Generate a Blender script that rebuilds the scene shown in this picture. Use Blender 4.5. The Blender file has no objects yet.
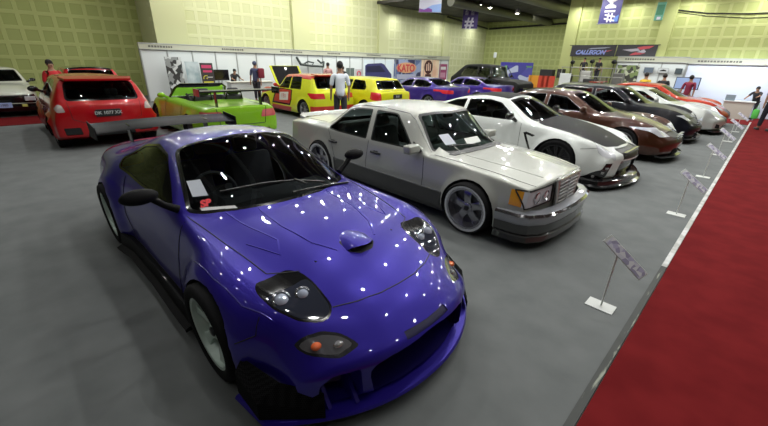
import bpy, bmesh, math, random
from mathutils import Vector, Matrix
from mathutils.bvhtree import BVHTree
PI=math.pi
COL=bpy.context.scene.collection
random.seed(4)

# ------------------------------------------------------------ materials
MATS={}
def mat(name,col=(.5,.5,.5),rough=.5,metal=0.,coat=0.,emit=None,estr=0.,spec=None,coat_rough=.03):
    if name in MATS: return MATS[name]
    m=bpy.data.materials.new(name); m.use_nodes=True
    b=m.node_tree.nodes['Principled BSDF']
    b.inputs['Base Color'].default_value=(*col,1); b.inputs['Roughness'].default_value=rough
    b.inputs['Metallic'].default_value=metal
    b.inputs['Coat Weight'].default_value=coat; b.inputs['Coat Roughness'].default_value=coat_rough
    if spec is not None: b.inputs['Specular IOR Level'].default_value=spec
    if emit: b.inputs['Emission Color'].default_value=(*emit,1); b.inputs['Emission Strength'].default_value=estr
    MATS[name]=m; return m
def nodes(m): return m.node_tree.nodes,m.node_tree.links,m.node_tree.nodes['Principled BSDF']
def speckle(m,c1,c2,scale,lo=.4,hi=.6,detail=4,bump=0,stretch=None):
    """procedural two-tone variation in object space"""
    n,l,b=nodes(m)
    tc=n.new('ShaderNodeTexCoord'); mp=n.new('ShaderNodeMapping'); tx=n.new('ShaderNodeTexNoise'); cr=n.new('ShaderNodeValToRGB')
    if stretch: mp.inputs['Scale'].default_value=stretch
    tx.inputs['Scale'].default_value=scale; tx.inputs['Detail'].default_value=detail
    cr.color_ramp.elements[0].position=lo; cr.color_ramp.elements[1].position=hi
    cr.color_ramp.elements[0].color=(*c1,1); cr.color_ramp.elements[1].color=(*c2,1)
    l.new(tc.outputs['Object'],mp.inputs[0]); l.new(mp.outputs[0],tx.inputs['Vector']); l.new(tx.outputs['Fac'],cr.inputs[0]); l.new(cr.outputs[0],b.inputs['Base Color'])
    if bump:
        bp=n.new('ShaderNodeBump'); bp.inputs['Strength'].default_value=bump; bp.inputs['Distance'].default_value=.01
        l.new(tx.outputs['Fac'],bp.inputs['Height']); l.new(bp.outputs[0],b.inputs['Normal'])
    return m
def paint(name,col,metal=.35,rough=.3,flake=True):
    if name in MATS: return MATS[name]
    m=mat(name,col,rough,metal,.85 if max(col)>.1 else 1.,spec=.3,coat_rough=.02)
    n,l,b=nodes(m)
    if flake:
        tc=n.new('ShaderNodeTexCoord'); tx=n.new('ShaderNodeTexNoise'); tx.inputs['Scale'].default_value=900; tx.inputs['Detail'].default_value=1
        mr=n.new('ShaderNodeMapRange'); mr.inputs['To Min'].default_value=rough-.08; mr.inputs['To Max'].default_value=rough+.1
        l.new(tc.outputs['Object'],tx.inputs['Vector']); l.new(tx.outputs['Fac'],mr.inputs[0]); l.new(mr.outputs[0],b.inputs['Roughness'])
    return m
def glass(name,tint=(.3,.33,.33),ior=1.5,rough=.0):
    if name in MATS: return MATS[name]
    m=bpy.data.materials.new(name); m.use_nodes=True; n=m.node_tree.nodes; l=m.node_tree.links; n.clear()
    o=n.new('ShaderNodeOutputMaterial'); mx=n.new('ShaderNodeMixShader'); t=n.new('ShaderNodeBsdfTransparent'); g=n.new('ShaderNodeBsdfGlossy'); f=n.new('ShaderNodeFresnel')
    t.inputs[0].default_value=(*tint,1); g.inputs['Roughness'].default_value=rough; g.inputs[0].default_value=(.95,1,1,1); f.inputs[0].default_value=ior
    l.new(f.outputs[0],mx.inputs[0]); l.new(t.outputs[0],mx.inputs[1]); l.new(g.outputs[0],mx.inputs[2]); l.new(mx.outputs[0],o.inputs[0])
    MATS[name]=m; return m
def carbon(name='carbon_fibre'):
    if name in MATS: return MATS[name]
    m=mat(name,(.012,.012,.013),.5,0,.07,spec=.06,coat_rough=.04)
    n,l,b=nodes(m); tc=n.new('ShaderNodeTexCoord'); ck=n.new('ShaderNodeTexChecker'); ck.inputs['Scale'].default_value=130
    ck.inputs[1].default_value=(.005,.005,.006,1); ck.inputs[2].default_value=(.018,.018,.019,1)
    l.new(tc.outputs['Object'],ck.inputs[0]); l.new(ck.outputs[0],b.inputs['Base Color']); return m

# ------------------------------------------------------------ objects
def empty(name,loc=(0,0,0),rz=0,label=None,cat=None,group=None):
    o=bpy.data.objects.new(name,None); COL.objects.link(o); o.location=loc; o.rotation_euler=(0,0,rz); o.empty_display_size=.2
    tag(o,label,cat,group); return o
def tag(o,label=None,cat=None,group=None,kind=None):
    if label: o['label']=label
    if cat: o['category']=cat
    if group: o['group']=group
    if kind: o['kind']=kind
    return o
def link_bm(bm,name,m,parent=None,smooth=True,ang=35,label=None,loc=None):
    if ang is not None and smooth:
        bmesh.ops.recalc_face_normals(bm,faces=bm.faces[:])
    me=bpy.data.meshes.new(name); lay=bm.verts.layers.float_vector.get('n0')
    nn=[v[lay].copy() for v in bm.verts] if (lay is not None and ang is None) else None
    bm.to_mesh(me); bm.free()
    ms=m if isinstance(m,(list,tuple)) else [m]
    for k in ms: me.materials.append(k)
    if smooth:
        for p in me.polygons: p.use_smooth=True
        if nn: me.normals_split_custom_set_from_vertices([n.normalized() if n.length>1e-6 else Vector((0,0,1)) for n in nn])
        elif ang is not None: me.set_sharp_from_angle(angle=math.radians(ang))
    o=bpy.data.objects.new(name,me); COL.objects.link(o)
    if parent is not None: o.parent=parent
    if label: o['label']=label
    if loc: o.location=loc
    return o
class MB:
    """collects shapes into one mesh"""
    def __init__(s): s.bm=bmesh.new()
    def box(s,x0,x1,y0,y1,z0,z1,bev=0,M=None,seg=1):
        r=bmesh.ops.create_cube(s.bm,size=1); vs=r['verts']
        bmesh.ops.scale(s.bm,vec=(abs(x1-x0),abs(y1-y0),abs(z1-z0)),verts=vs); bmesh.ops.translate(s.bm,vec=((x0+x1)/2,(y0+y1)/2,(z0+z1)/2),verts=vs)
        if bev:
            es=list({e for v in vs for e in v.link_edges}); r=bmesh.ops.bevel(s.bm,geom=es,offset=bev,segments=seg,affect='EDGES',profile=.5)
            vs=list({v for f in r['faces'] for v in f.verts}|{v for v in vs if v.is_valid})
        if M: bmesh.ops.transform(s.bm,matrix=M,verts=vs)
        return s
    def quad(s,*p):
        s.bm.faces.new([s.bm.verts.new(q) for q in p]); return s
    def poly(s,pts,d):
        """polygon extruded by vector d"""
        a=[s.bm.verts.new(p) for p in pts]; b=[s.bm.verts.new(Vector(p)+Vector(d)) for p in pts]; n=len(a)
        s.bm.faces.new(a); s.bm.faces.new(b[::-1])
        for i in range(n): s.bm.faces.new((a[i],b[i],b[(i+1)%n],a[(i+1)%n]))
        return s
    def lathe(s,prof,n=24,M=None,a0=0,a1=2*PI):
        """prof (r,h) about +y axis"""
        full=abs(a1-a0-2*PI)<1e-6; k=n if full else n+1; rows=[]
        for i in range(k):
            a=a0+(a1-a0)*i/n; rows.append([s.bm.verts.new(Vector((r*math.cos(a),h,r*math.sin(a)))) for r,h in prof])
        for i in range(n):
            A=rows[i];B=rows[(i+1)%k]
            for j in range(len(prof)-1):
                try: s.bm.faces.new((A[j],A[j+1],B[j+1],B[j]))
                except ValueError: pass
        vs=[v for r in rows for v in r]
        if M: bmesh.ops.transform(s.bm,matrix=M,verts=vs)
        bmesh.ops.remove_doubles(s.bm,verts=vs,dist=1e-5)
        return s
    def tube(s,pts,r,n=8,cap=True,closed=False):
        pts=[Vector(p) for p in pts]; rs=r if isinstance(r,(list,tuple)) else [r]*len(pts); rings=[]; up=None; N=len(pts)
        for i,p in enumerate(pts):
            a=pts[(i-1)%N] if (closed or i>0) else p; b=pts[(i+1)%N] if (closed or i<N-1) else p
            t=(b-a).normalized()
            if up is None: up=t.orthogonal().normalized()
            up=(up-t*up.dot(t)); up=up.normalized() if up.length>1e-6 else t.orthogonal().normalized()
            w=t.cross(up); rings.append([s.bm.verts.new(p+(up*math.cos(2*PI*k/n)+w*math.sin(2*PI*k/n))*rs[i]) for k in range(n)])
        m=N if closed else N-1
        for i in range(m):
            A=rings[i];B=rings[(i+1)%N]
            for k in range(n): s.bm.faces.new((A[k],A[(k+1)%n],B[(k+1)%n],B[k]))
        if cap and not closed: s.bm.faces.new(rings[0][::-1]); s.bm.faces.new(rings[-1])
        return s
    def sweep(s,path,sec,closed_sec=True,cap=True):
        """path: (x,y) or (x,y,dz) points in plan; sec: (outward, z) points. outward = right-hand normal of travel"""
        P=[Vector((p[0],p[1])) for p in path]; Z=[p[2] if len(p)>2 else 0 for p in path]; rings=[]
        for i,p in enumerate(P):
            a=P[max(i-1,0)];b=P[min(i+1,len(P)-1)]; t=(b-a).normalized(); nrm=Vector((t.y,-t.x))
            if 0<i<len(P)-1:
                t1=(P[i]-P[i-1]).normalized(); c=max(.5,abs(t1.dot(t))); k=1/c
            else: k=1
            sc=sec(i/(len(P)-1)) if callable(sec) else sec
            rings.append([s.bm.verts.new((p.x+nrm.x*o*k,p.y+nrm.y*o*k,z+Z[i])) for o,z in sc])
        n=len(rings[0])
        for A,B in zip(rings,rings[1:]):
            for k in range(n if closed_sec else n-1): s.bm.faces.new((A[k],A[(k+1)%n],B[(k+1)%n],B[k]))
        if cap and closed_sec: s.bm.faces.new(rings[0][::-1]); s.bm.faces.new(rings[-1])
        return s
    def ball(s,c,r,sc=(1,1,1),n=12):
        M=Matrix.Translation(c)@Matrix.Diagonal((*sc,1)); bmesh.ops.create_uvsphere(s.bm,u_segments=n,v_segments=max(6,n*2//3),radius=r,matrix=M); return s
    def mirror_y(s):
        bmesh.ops.mirror  # unused
        return s
    def move(s,M): bmesh.ops.transform(s.bm,matrix=M,verts=s.bm.verts[:]); return s
    def link(s,name,m,parent=None,ang=35,label=None,smooth=True,loc=None): return link_bm(s.bm,name,m,parent,smooth,ang,label,loc)
def text_obj(txt,size,m,parent,M,depth=.004,shear=0,name='lettering',font_off=0,space=1):
    cu=bpy.data.curves.new(name,'FONT'); cu.body=txt; cu.size=size; cu.extrude=depth; cu.shear=shear; cu.align_x='CENTER'; cu.align_y='CENTER'; cu.offset=font_off; cu.space_character=space
    o=bpy.data.objects.new(name,cu); COL.objects.link(o)
    dg=bpy.context.evaluated_depsgraph_get(); dg.update(); me=bpy.data.meshes.new_from_object(o.evaluated_get(dg))
    bpy.data.objects.remove(o); bpy.data.curves.remove(cu)
    me.materials.clear(); me.materials.append(m); me.transform(M)
    r=bpy.data.objects.new(name,me); COL.objects.link(r); r.parent=parent; return r

# ------------------------------------------------------------ numeric
def curve(keys):
    """monotone cubic through (x,v) keys"""
    ks=sorted(keys); X=[k[0] for k in ks]; Y=[k[1] for k in ks]; n=len(X)
    if n==1: return lambda x:Y[0]
    h=[X[i+1]-X[i] for i in range(n-1)]; d=[(Y[i+1]-Y[i])/h[i] for i in range(n-1)]; m=[0]*n
    m[0]=d[0]; m[-1]=d[-1]
    for i in range(1,n-1):
        if d[i-1]*d[i]<=0: m[i]=0
        else:
            w1=2*h[i]+h[i-1]; w2=h[i]+2*h[i-1]; m[i]=(w1+w2)/(w1/d[i-1]+w2/d[i])
    def f(x):
        if x<=X[0]: return Y[0]
        if x>=X[-1]: return Y[-1]
        i=0
        while X[i+1]<x: i+=1
        t=(x-X[i])/h[i]; t2=t*t;t3=t2*t
        return (2*t3-3*t2+1)*Y[i]+(t3-2*t2+t)*h[i]*m[i]+(-2*t3+3*t2)*Y[i+1]+(t3-t2)*h[i]*m[i+1]
    return f
def sm(a,b,x):
    t=min(1,max(0,(x-a)/(b-a))); return t*t*(3-2*t)
def round_poly(P,r,n=3):
    out=[];N=len(P)
    for i in range(N):
        a=Vector(P[i-1]);b=Vector(P[i]);c=Vector(P[(i+1)%N]); ra=min(r,(a-b).length*.45); rc=min(r,(c-b).length*.45)
        p=b+(a-b).normalized()*ra; q=b+(c-b).normalized()*rc
        for k in range(n+1):
            t=k/n; out.append(tuple(p*(1-t)**2+b*2*t*(1-t)+q*t*t))
    return out
def area2(P): return sum(P[i][0]*P[(i+1)%len(P)][1]-P[(i+1)%len(P)][0]*P[i][1] for i in range(len(P)))
def shrink(P,d):
    if area2(P)<0: P=P[::-1]
    N=len(P); out=[]
    for i in range(N):
        a=Vector(P[i-1]);b=Vector(P[i]);c=Vector(P[(i+1)%N]); e1=(b-a).normalized();e2=(c-b).normalized()
        n1=Vector((-e1.y,e1.x));n2=Vector((-e2.y,e2.x)); k=n1+n2; k=k/max(.3,k.dot(n1)) if k.length>1e-6 else n1
        out.append(tuple(b+k*d))
    return out
VIEW={'side':(0,2,1),'top':(0,1,2),'front':(1,2,0)}
# ------------------------------------------------------------ cars
BLK=lambda: mat('black_plastic',(.012,.012,.013),.45)
class Car:
    """one continuous body surface from station curves; panels are cut out of it along true outlines"""
    def __init__(s,sp,N=90,ns=3):
        s.sp=sp; s.tags={}; s.nt=1; s.seams=[]
        C={k:curve(v) for k,v in sp['c'].items()}; s.C=C
        x0,x1=sp['x']; bw=sp.get('bow',(0,0,0,0)); W=sp.get('W',.85)
        bf,bfs,br,brs=bw
        def warp(x,y):
            u=min(1.3,abs(y)/W)**2.2
            if bf: x-=bf*u*sm(bfs,x1,x)**1 if x>bfs else 0
            if br: x+=br*u*(1-sm(x0,brs,x)) if x<brs else 0
            return x
        R=sp.get('r',[.3,.5,1,.5,.55,1]); wheels=sp['wheels']; fl=sp.get('flare',[])
        def ring(x):
            zb,yb,ys,zs,ym,zm,yh,zh,yr,zr,zt=[C[k](x) for k in ('zb','yb','ys','zs','ym','zm','yh','zh','yr','zr','zt')]
            K=[(0,zb),(yb,zb),(ys,zs),(ym,zm),(yh,zh),(yr,zr),(yr*.55,zr+.8*(zt-zr)),(0,zt)]
            V=[Vector(k) for k in K]; out=[V[0]]
            for i in range(1,len(V)-1):
                a,b,c=V[i-1],V[i],V[i+1]; r=R[i-1]*.5
                p=b+(a-b)*r; q=b+(c-b)*r
                m=2 if i<len(V)-2 else 1
                for k in range(1,m+1): out.append(out[-1].lerp(p,1/(m+1-k+1)) if k<=m else p)
                for k in range(ns+1):
                    t=k/ns; out.append(p*(1-t)**2+b*2*t*(1-t)+q*t*t)
            out.append(V[-1]); return out
        bm=s.bm=bmesh.new(); s.ly=bm.faces.layers.int.new('tag'); s.n0=bm.verts.layers.float_vector.new('n0')
        # station spacing follows extra keys
        xs=set(x0+(x1-x0)*i/N for i in range(N+1))
        for k in sp.get('dense',[]): xs|={k+d for d in (-.03,-.015,0,.015,.03)}
        xs=sorted(x for x in xs if x0<=x<=x1); xs=[x for i,x in enumerate(xs) if i==0 or x-xs[i-1]>.004]
        rows=[]
        capf=sp.get('cap',(.06,.06)); 
        def pt(x,y,z):
            for (fx,fz,fr,fw,fa) in fl:
                if abs(y)>.45:
                    d=math.hypot(x-fx,z-fz)
                    if d<fr+fw:
                        k=1 if d<fr else 1-(d-fr)/fw
                        k=k*k*(3-2*k)
                        if z>fz+fr+.02: k*=max(0,1-(z-fz-fr-.02)/.12)
                        y+=math.copysign(fa*k*min(1,(abs(y)-.45)/.2),y)
            return (warp(x,y),y,z)
        for x in xs:
            h=ring(x); full=[(-p.x,p.y) for p in h[::-1]]+[(p.x,p.y) for p in h[1:-1]]
            rows.append([(x,y,z) for y,z in full])
        # end caps: shrinking rings, rounded
        def caps(row,dx,sg):
            zs=[p[2] for p in row]; zc=(min(zs)+max(zs))/2; out=[]
            for t in (.12,.3,.55,.8): 
                out.append([(p[0]+sg*dx*math.sin(min(1,t*1.8)*PI/2),p[1]*(1-t*t*.999) if t<.5 else p[1]*(1-t),zc+(p[2]-zc)*(1-t)) for p in row])
            return out
        A=caps(rows[0],capf[1],-1)[::-1]; B=caps(rows[-1],capf[0],1); rows=A+rows+B
        vr=[[bm.verts.new(pt(*p)) for p in r] for r in rows]; n=len(vr[0])
        for a,b in zip(vr,vr[1:]):
            for k in range(n): bm.faces.new((a[k],b[k],b[(k+1)%n],a[(k+1)%n]))
        bm.faces.new(vr[0]); bm.faces.new(vr[-1][::-1])
        bmesh.ops.remove_doubles(bm,verts=bm.verts[:],dist=1e-5)
        bmesh.ops.recalc_face_normals(bm,faces=bm.faces[:]); bm.normal_update()
        # sharp creases keep their edge: average only faces within 40 degrees
        for v in bm.verts: v[s.n0]=v.normal
        s.bvh=BVHTree.FromBMesh(bm); s.pt=pt; s.warp=warp
    def mark(s,name,poly,view,material,flt=None,sides=(1,-1),offset=0,label=None,delete=False,only=None,parent=None,pocket=None):
        """mark faces inside convex polygon; side views are marked left and right separately"""
        a,b,c=VIEW[view]; P=[tuple(p) for p in poly]; bm=s.bm; ly=s.ly
        if area2(P)<0: P=P[::-1]
        lo=(min(p[0] for p in P)-.05,min(p[1] for p in P)-.05); hi=(max(p[0] for p in P)+.05,max(p[1] for p in P)+.05); ids=[]
        for sd in (sides if view=='side' or sides!=(1,-1) else (0,)):
            def ok(f):
                if only is not None and f[ly] not in only: return False
                if sd and view=='side' and (f.normal.y*sd<.12): return False
                if sd and view!='side' and f.calc_center_median().y*sd<-.001: return False
                if view=='top' and f.normal.z<.1: return False
                if f[ly]==-1: return False
                cs=[v.co for v in f.verts]
                if max(v[a] for v in cs)<lo[0] or min(v[a] for v in cs)>hi[0] or max(v[b] for v in cs)<lo[1] or min(v[b] for v in cs)>hi[1]: return False
                return flt(f.calc_center_median(),f.normal) if flt else True
            Q=[((p[0],p[1]*(sd or 1)) if view=='top' else ((p[0]*(sd or 1),p[1]) if view=='front' else p)) for p in P] if view!='side' else P
            if view!='side' and sd:
                lo2=(min(p[0] for p in Q)-.05,min(p[1] for p in Q)-.05); hi2=(max(p[0] for p in Q)+.05,max(p[1] for p in Q)+.05); lo,hi=lo2,hi2
                if area2(Q)<0: Q=Q[::-1]
            fs=[f for f in bm.faces if ok(f)]
            for i in range(len(Q)):
                p=Q[i];q=Q[(i+1)%len(Q)]; no=Vector((0,0,0)); no[a]=q[1]-p[1]; no[b]=-(q[0]-p[0])
                if no.length<1e-7: continue
                no.normalize(); co=Vector((0,0,0)); co[a]=p[0]; co[b]=p[1]
                geom=list({e for f in fs for e in f.edges})+list({v for f in fs for v in f.verts})+fs
                r=bmesh.ops.bisect_plane(bm,geom=geom,dist=1e-6,plane_co=co,plane_no=no)
                fs=[g for g in r['geom'] if isinstance(g,bmesh.types.BMFace)]
                fs=[f for f in fs if (f.calc_center_median()-co).dot(no)<0]
            if delete:
                for f in fs: f[ly]=-1
                continue
            t=s.nt; s.nt+=1; s.tags[t]=dict(name=name,m=material,off=offset,label=label,parent=parent,pocket=pocket); ids.append(t)
            for f in fs: f[ly]=t
        return ids
    def window(s,name,poly,view,gm,trim,border=.02,rad=.03,flt=None,sides=(1,-1),label=None,trimname='window_trim',inset=.006):
        o=round_poly(poly,rad+.01,3); 
        ids=s.mark(trimname,o,view,trim,flt,sides,offset=-.001); s.mark(name,round_poly(shrink(poly,border),rad,3),view,gm,flt,sides,offset=-inset,label=label,only=ids)
    def surf(s,view,a,b,sd=1):
        """hit point and normal on the body"""
        if view=='side': o=Vector((a,3*sd,b)); d=Vector((0,-sd,0))
        elif view=='top': o=Vector((a,b,4)); d=Vector((0,0,-1))
        elif view=='front': o=Vector((6,a,b)); d=Vector((-1,0,0))
        else: o=Vector((-9,a,b)); d=Vector((1,0,0))
        h=s.bvh.ray_cast(o,d); return (h[0],h[1]) if h[0] is not None else (None,None)
    def line(s,name,pts,view,m,root,r=.004,sides=(1,-1),off=0,step=.03,closed=False,lift=0,label=None):
        for sd in sides:
            P=[Vector(p) for p in pts]+([Vector(pts[0])] if closed else []); Q=[]
            for p,q in zip(P,P[1:]):
                k=max(1,int((q-p).length/step))
                for i in range(k): Q.append(p.lerp(q,i/k))
            Q.append(P[-1]); out=[]
            for q in Q:
                h,nn=s.surf(view,q.x,q.y if view=='side' else q.y*sd,sd) if view in('side','top') else s.surf(view,q.x*sd,q.y)
                if h is not None: out.append(h+nn*lift)
            if len(out)>1:
                mb=MB(); mb.tube(out,r,4); mb.link(name,m,root,label=label)
            if view!='side' and sides==(1,-1) and all(abs(p[1 if view=='top' else 0])<1e-6 for p in pts): break
    def arches(s,yin=.35,liner=True,root=None,gap=.0):
        for (wx,wz,wr,wy,ww) in s.sp['wheels']:
            R=s.sp.get('archR',{}).get(wx,wr+.03); P=[(wx+R*math.cos(2*PI*k/26),wz+R*math.sin(2*PI*k/26)) for k in range(26)]
            zlo=-.05; P2=[(wx-R,zlo),(wx+R,zlo),(wx+R,wz),(wx-R,wz)]
            f=lambda c,n:abs(c.y)>yin
            s.mark('x',P,'side',None,f,delete=True); s.mark('x',P2,'side',None,lambda c,n:abs(c.y)>yin and c.z<wz+.001,delete=True)
            for fc in s.bm.faces:
                c=fc.calc_center_median()
                if abs(c.y)>yin and abs(c.x-wx)<R and (c.z<wz or math.hypot(c.x-wx,c.z-wz)<R): fc[s.ly]=-1
            if root:
                for sd in (1,-1):
                    mb=MB(); yo=wy+ww/2-.02; R2=R+.002; prof=[(R2,yo+.02),(R2,yin),(.02,yin)]
                    k=18; rows=[]
                    for i in range(k+1):
                        a=-.35+(PI+.7)*i/k; rows.append([mb.bm.verts.new((wx+r*math.cos(a),y*sd,max(.02,wz+r*math.sin(a)))) for r,y in prof])
                    for A,B in zip(rows,rows[1:]):
                        for j in range(2): mb.bm.faces.new((A[j],A[j+1],B[j+1],B[j]))
                    # outer lip follows the body surface
                    for row in rows:
                        v=row[0]; h,nn=s.surf('side',v.co.x,v.co.z,sd) if v.co.z>.15 else (None,None)
                        hh=s.bvh.ray_cast(Vector((v.co.x,2*sd,v.co.z)),Vector((0,-sd,0)))[0]
                        if hh is not None: v.co.y=hh.y-.002*sd if abs(hh.y)>yin else v.co.y
                    mb.link('wheel_arch_liner',mat('arch_black',(.006,.006,.006),.9),root)
    def build(s,root,body_mat,name='body'):
        bm=s.bm; ly=s.ly
        parts={}
        for f in bm.faces: parts.setdefault(f[ly],[]).append(f.index)
        bm.faces.index_update(); parts={}
        for f in bm.faces: parts.setdefault(f[ly],set()).add(f.index)
        made={}
        for t,ix in sorted(parts.items()):
            if t==-1: continue
            b2=bm.copy(); b2.faces.ensure_lookup_table(); bmesh.ops.delete(b2,geom=[f for f in b2.faces if f.index not in ix],context='FACES')
            n0=b2.verts.layers.float_vector['n0']
            if t==0: o=link_bm(b2,name,body_mat,root,True,None)
            else:
                d=s.tags[t]
                if d['off']:
                    for v in b2.verts: v.co+=v[n0].normalized()*d['off']
                if d.get('pocket'):
                    of=b2.faces[:]; r=bmesh.ops.extrude_face_region(b2,geom=of); vs=[g for g in r['geom'] if isinstance(g,bmesh.types.BMVert)]; nf={g for g in r['geom'] if isinstance(g,bmesh.types.BMFace)}
                    bmesh.ops.translate(b2,vec=d['pocket'][0],verts=vs)
                    bmesh.ops.delete(b2,geom=[f_ for f_ in of if f_.is_valid and f_ not in nf],context='FACES_ONLY')
                    for f_ in b2.faces: f_.material_index=1 if f_ in nf else 0
                    o=link_bm(b2,d['name'],[d['m'],d['pocket'][1]],root,True,40,label=d['label']); made[t]=o; continue
                par=made.get(d['parent'],root) if isinstance(d['parent'],int) else root
                o=link_bm(b2,d['name'],d['m'],par,True,None,label=d['label'])
            made[t]=o
        bm.free(); return made

def spoke_rim(R,W,style,m_rim,m_lip,n=5,dish=.05,hub=.06,m_back=None,lip=.022):
    """rim in the xz plane, outer face at +y = 0; returns (main bm)"""
    mb=MB()
    prof=[(R,-.0),(R+.004,-.012),(R-.004,.0),(R-lip,-.004),(R-lip-.006,-dish*.6),(R-lip-.02,-dish-.03),(R-.05,-W*.6),(R-.03,-W)]
    mb.lathe(prof,36)
    def prof_sp(a,rw,th=.03,twist=0):
        """rw: list (r, halfwidth, depth)"""
        L=[];Rr=[]
        ca,sa=math.cos(a),math.sin(a)
        rows=[]
        for r,w,d in rw:
            row=[]
            for (u,dy) in ((-w,-d-th),(-w,-d-.004),(-w*.7,-d),(w*.7,-d),(w,-d-.004),(w,-d-th)):
                row.append(mb.bm.verts.new((ca*r-sa*u,dy,sa*r+ca*u)))
            rows.append(row)
        for A,B in zip(rows,rows[1:]):
            for j in range(5): mb.bm.faces.new((A[j],A[j+1],B[j+1],B[j]))
        mb.bm.faces.new(rows[0]); mb.bm.faces.new(rows[-1][::-1])
    Ri=R-lip-.008
    for k in range(n):
        a=2*PI*k/n+.25
        if style=='star': prof_sp(a,[(.03,.05,dish*.9),(.08,.042,dish*.8),(Ri*.6,.04,dish*.8),(Ri*.85,.052,dish*.9),(Ri,.07,dish*1.1)],.045)
        elif style=='six': prof_sp(a,[(.03,.035,dish*1.1),(.07,.034,dish),(Ri*.6,.026,dish*.7),(Ri*.88,.03,dish*.55),(Ri,.05,dish*.5)],.04)
        elif style=='mesh':
            for o in (-.16,.16): prof_sp(a+o*.6,[(.03,.012,dish),(.08,.012,dish),(Ri,.011,dish*.4)],.02)
        elif style=='thin': prof_sp(a,[(.03,.03,dish),(.09,.018,dish*.9),(Ri*.7,.014,dish*.6),(Ri,.02,dish*.4)],.025)
    mb.lathe([(hub,-dish*1.1-.03),(hub,-dish*.75),(hub-.01,-dish*.65),(0,-dish*.65)],20)
    return mb
def add_wheels(root,car,style,m_rim,rims,n=5,dish=.05,camber=0,disc=True,steer=0,capm=None,lipm=None,simple=False,label=None,lip=.022):
    for (wx,wz,wr,wy,ww) in car['wheels']:
        for sd in (1,-1):
            Rr=rims; mb=spoke_rim(Rr,ww,style,m_rim,None,n,dish,lip=lip)
            M=Matrix.Translation((wx,sd*(wy+ww/2-.012),wz))@Matrix.Rotation(-camber*sd,4,'X')@(Matrix.Identity(4) if sd>0 else Matrix.Rotation(PI,4,'Z'))
            w=mb.link('wheel',m_rim,root,ang=40,label=label)
            w.matrix_local=M
            r=wr; tp=[(Rr-.006,-.0),(Rr+.004,.008),(Rr+(r-Rr)*.5,.014),(r-.012,.006),(r,-.012),(r,-ww+.02),(r-.012,-ww),(Rr+.01,-ww-.005),(Rr-.01,-ww+.01)]
            t=MB(); t.lathe(tp,40); t.link('tire',mat('tire_rubber',(.007,.007,.008),.85,spec=.2),w,ang=40)
            if not simple:
                d=MB(); d.lathe([(0,-.105),(Rr*.78,-.105),(Rr*.78,-.12),(0,-.12)],28); d.link('brake_disc',mat('brake_steel',(.10,.10,.11),.35,.9),w)
                c=MB(); c.lathe([(.03,-dish*.7),(.03,-dish*.5),(.022,-dish*.42),(0,-dish*.42)],16); c.link('hub_cap',capm or mat('hub_black',(.03,.03,.035),.3,.5),w)
                if lipm:
                    l=MB(); l.lathe([(Rr+.005,-.004),(Rr+.003,.004),(Rr-lip*.5,-.001),(Rr-lip,-dish*.5),(Rr-lip-.012,-dish-.02)],40); l.link('rim_lip',lipm,w)
            else:
                d=MB(); d.lathe([(0,-.12),(Rr*.9,-.12)],20); d.link('brake_disc',mat('brake_dark',(.02,.02,.02),.6,.5),w)
def seat(root,x,y,z,m,s=1,h=.62):
    mb=MB(); mb.box(x-.24,x+.26,y-.25,y+.25,z,z+.14,.05,seg=2)
    M=Matrix.Translation((x-.24,y,z+.1))@Matrix.Rotation(-.32,4,'Y')
    mb.box(-.06,.07,-.24,.24,0,h,.05,M,2); mb.box(-.045,.055,-.13,.13,h+.01,h+.17,.04,M,2)
    return mb.link('seat',m,root)
def steering(root,x,y,z,m):
    mb=MB(); M=Matrix.Translation((x,y,z))@Matrix.Rotation(-.45,4,'Y'); pts=[M@Vector((0,.18*math.cos(a),.18*math.sin(a))) for a in [2*PI*k/20 for k in range(20)]]
    mb.tube(pts,.016,6,closed=True)
    for a in (0,PI,-PI/2): mb.tube([M@Vector((0,0,0)),M@Vector((0,.17*math.cos(a),.17*math.sin(a)))],.014,6)
    mb.tube([M@Vector((0,0,0)),M@Vector((.3,0,0))],.03,8); return mb.link('steering_wheel',m,root)
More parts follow.
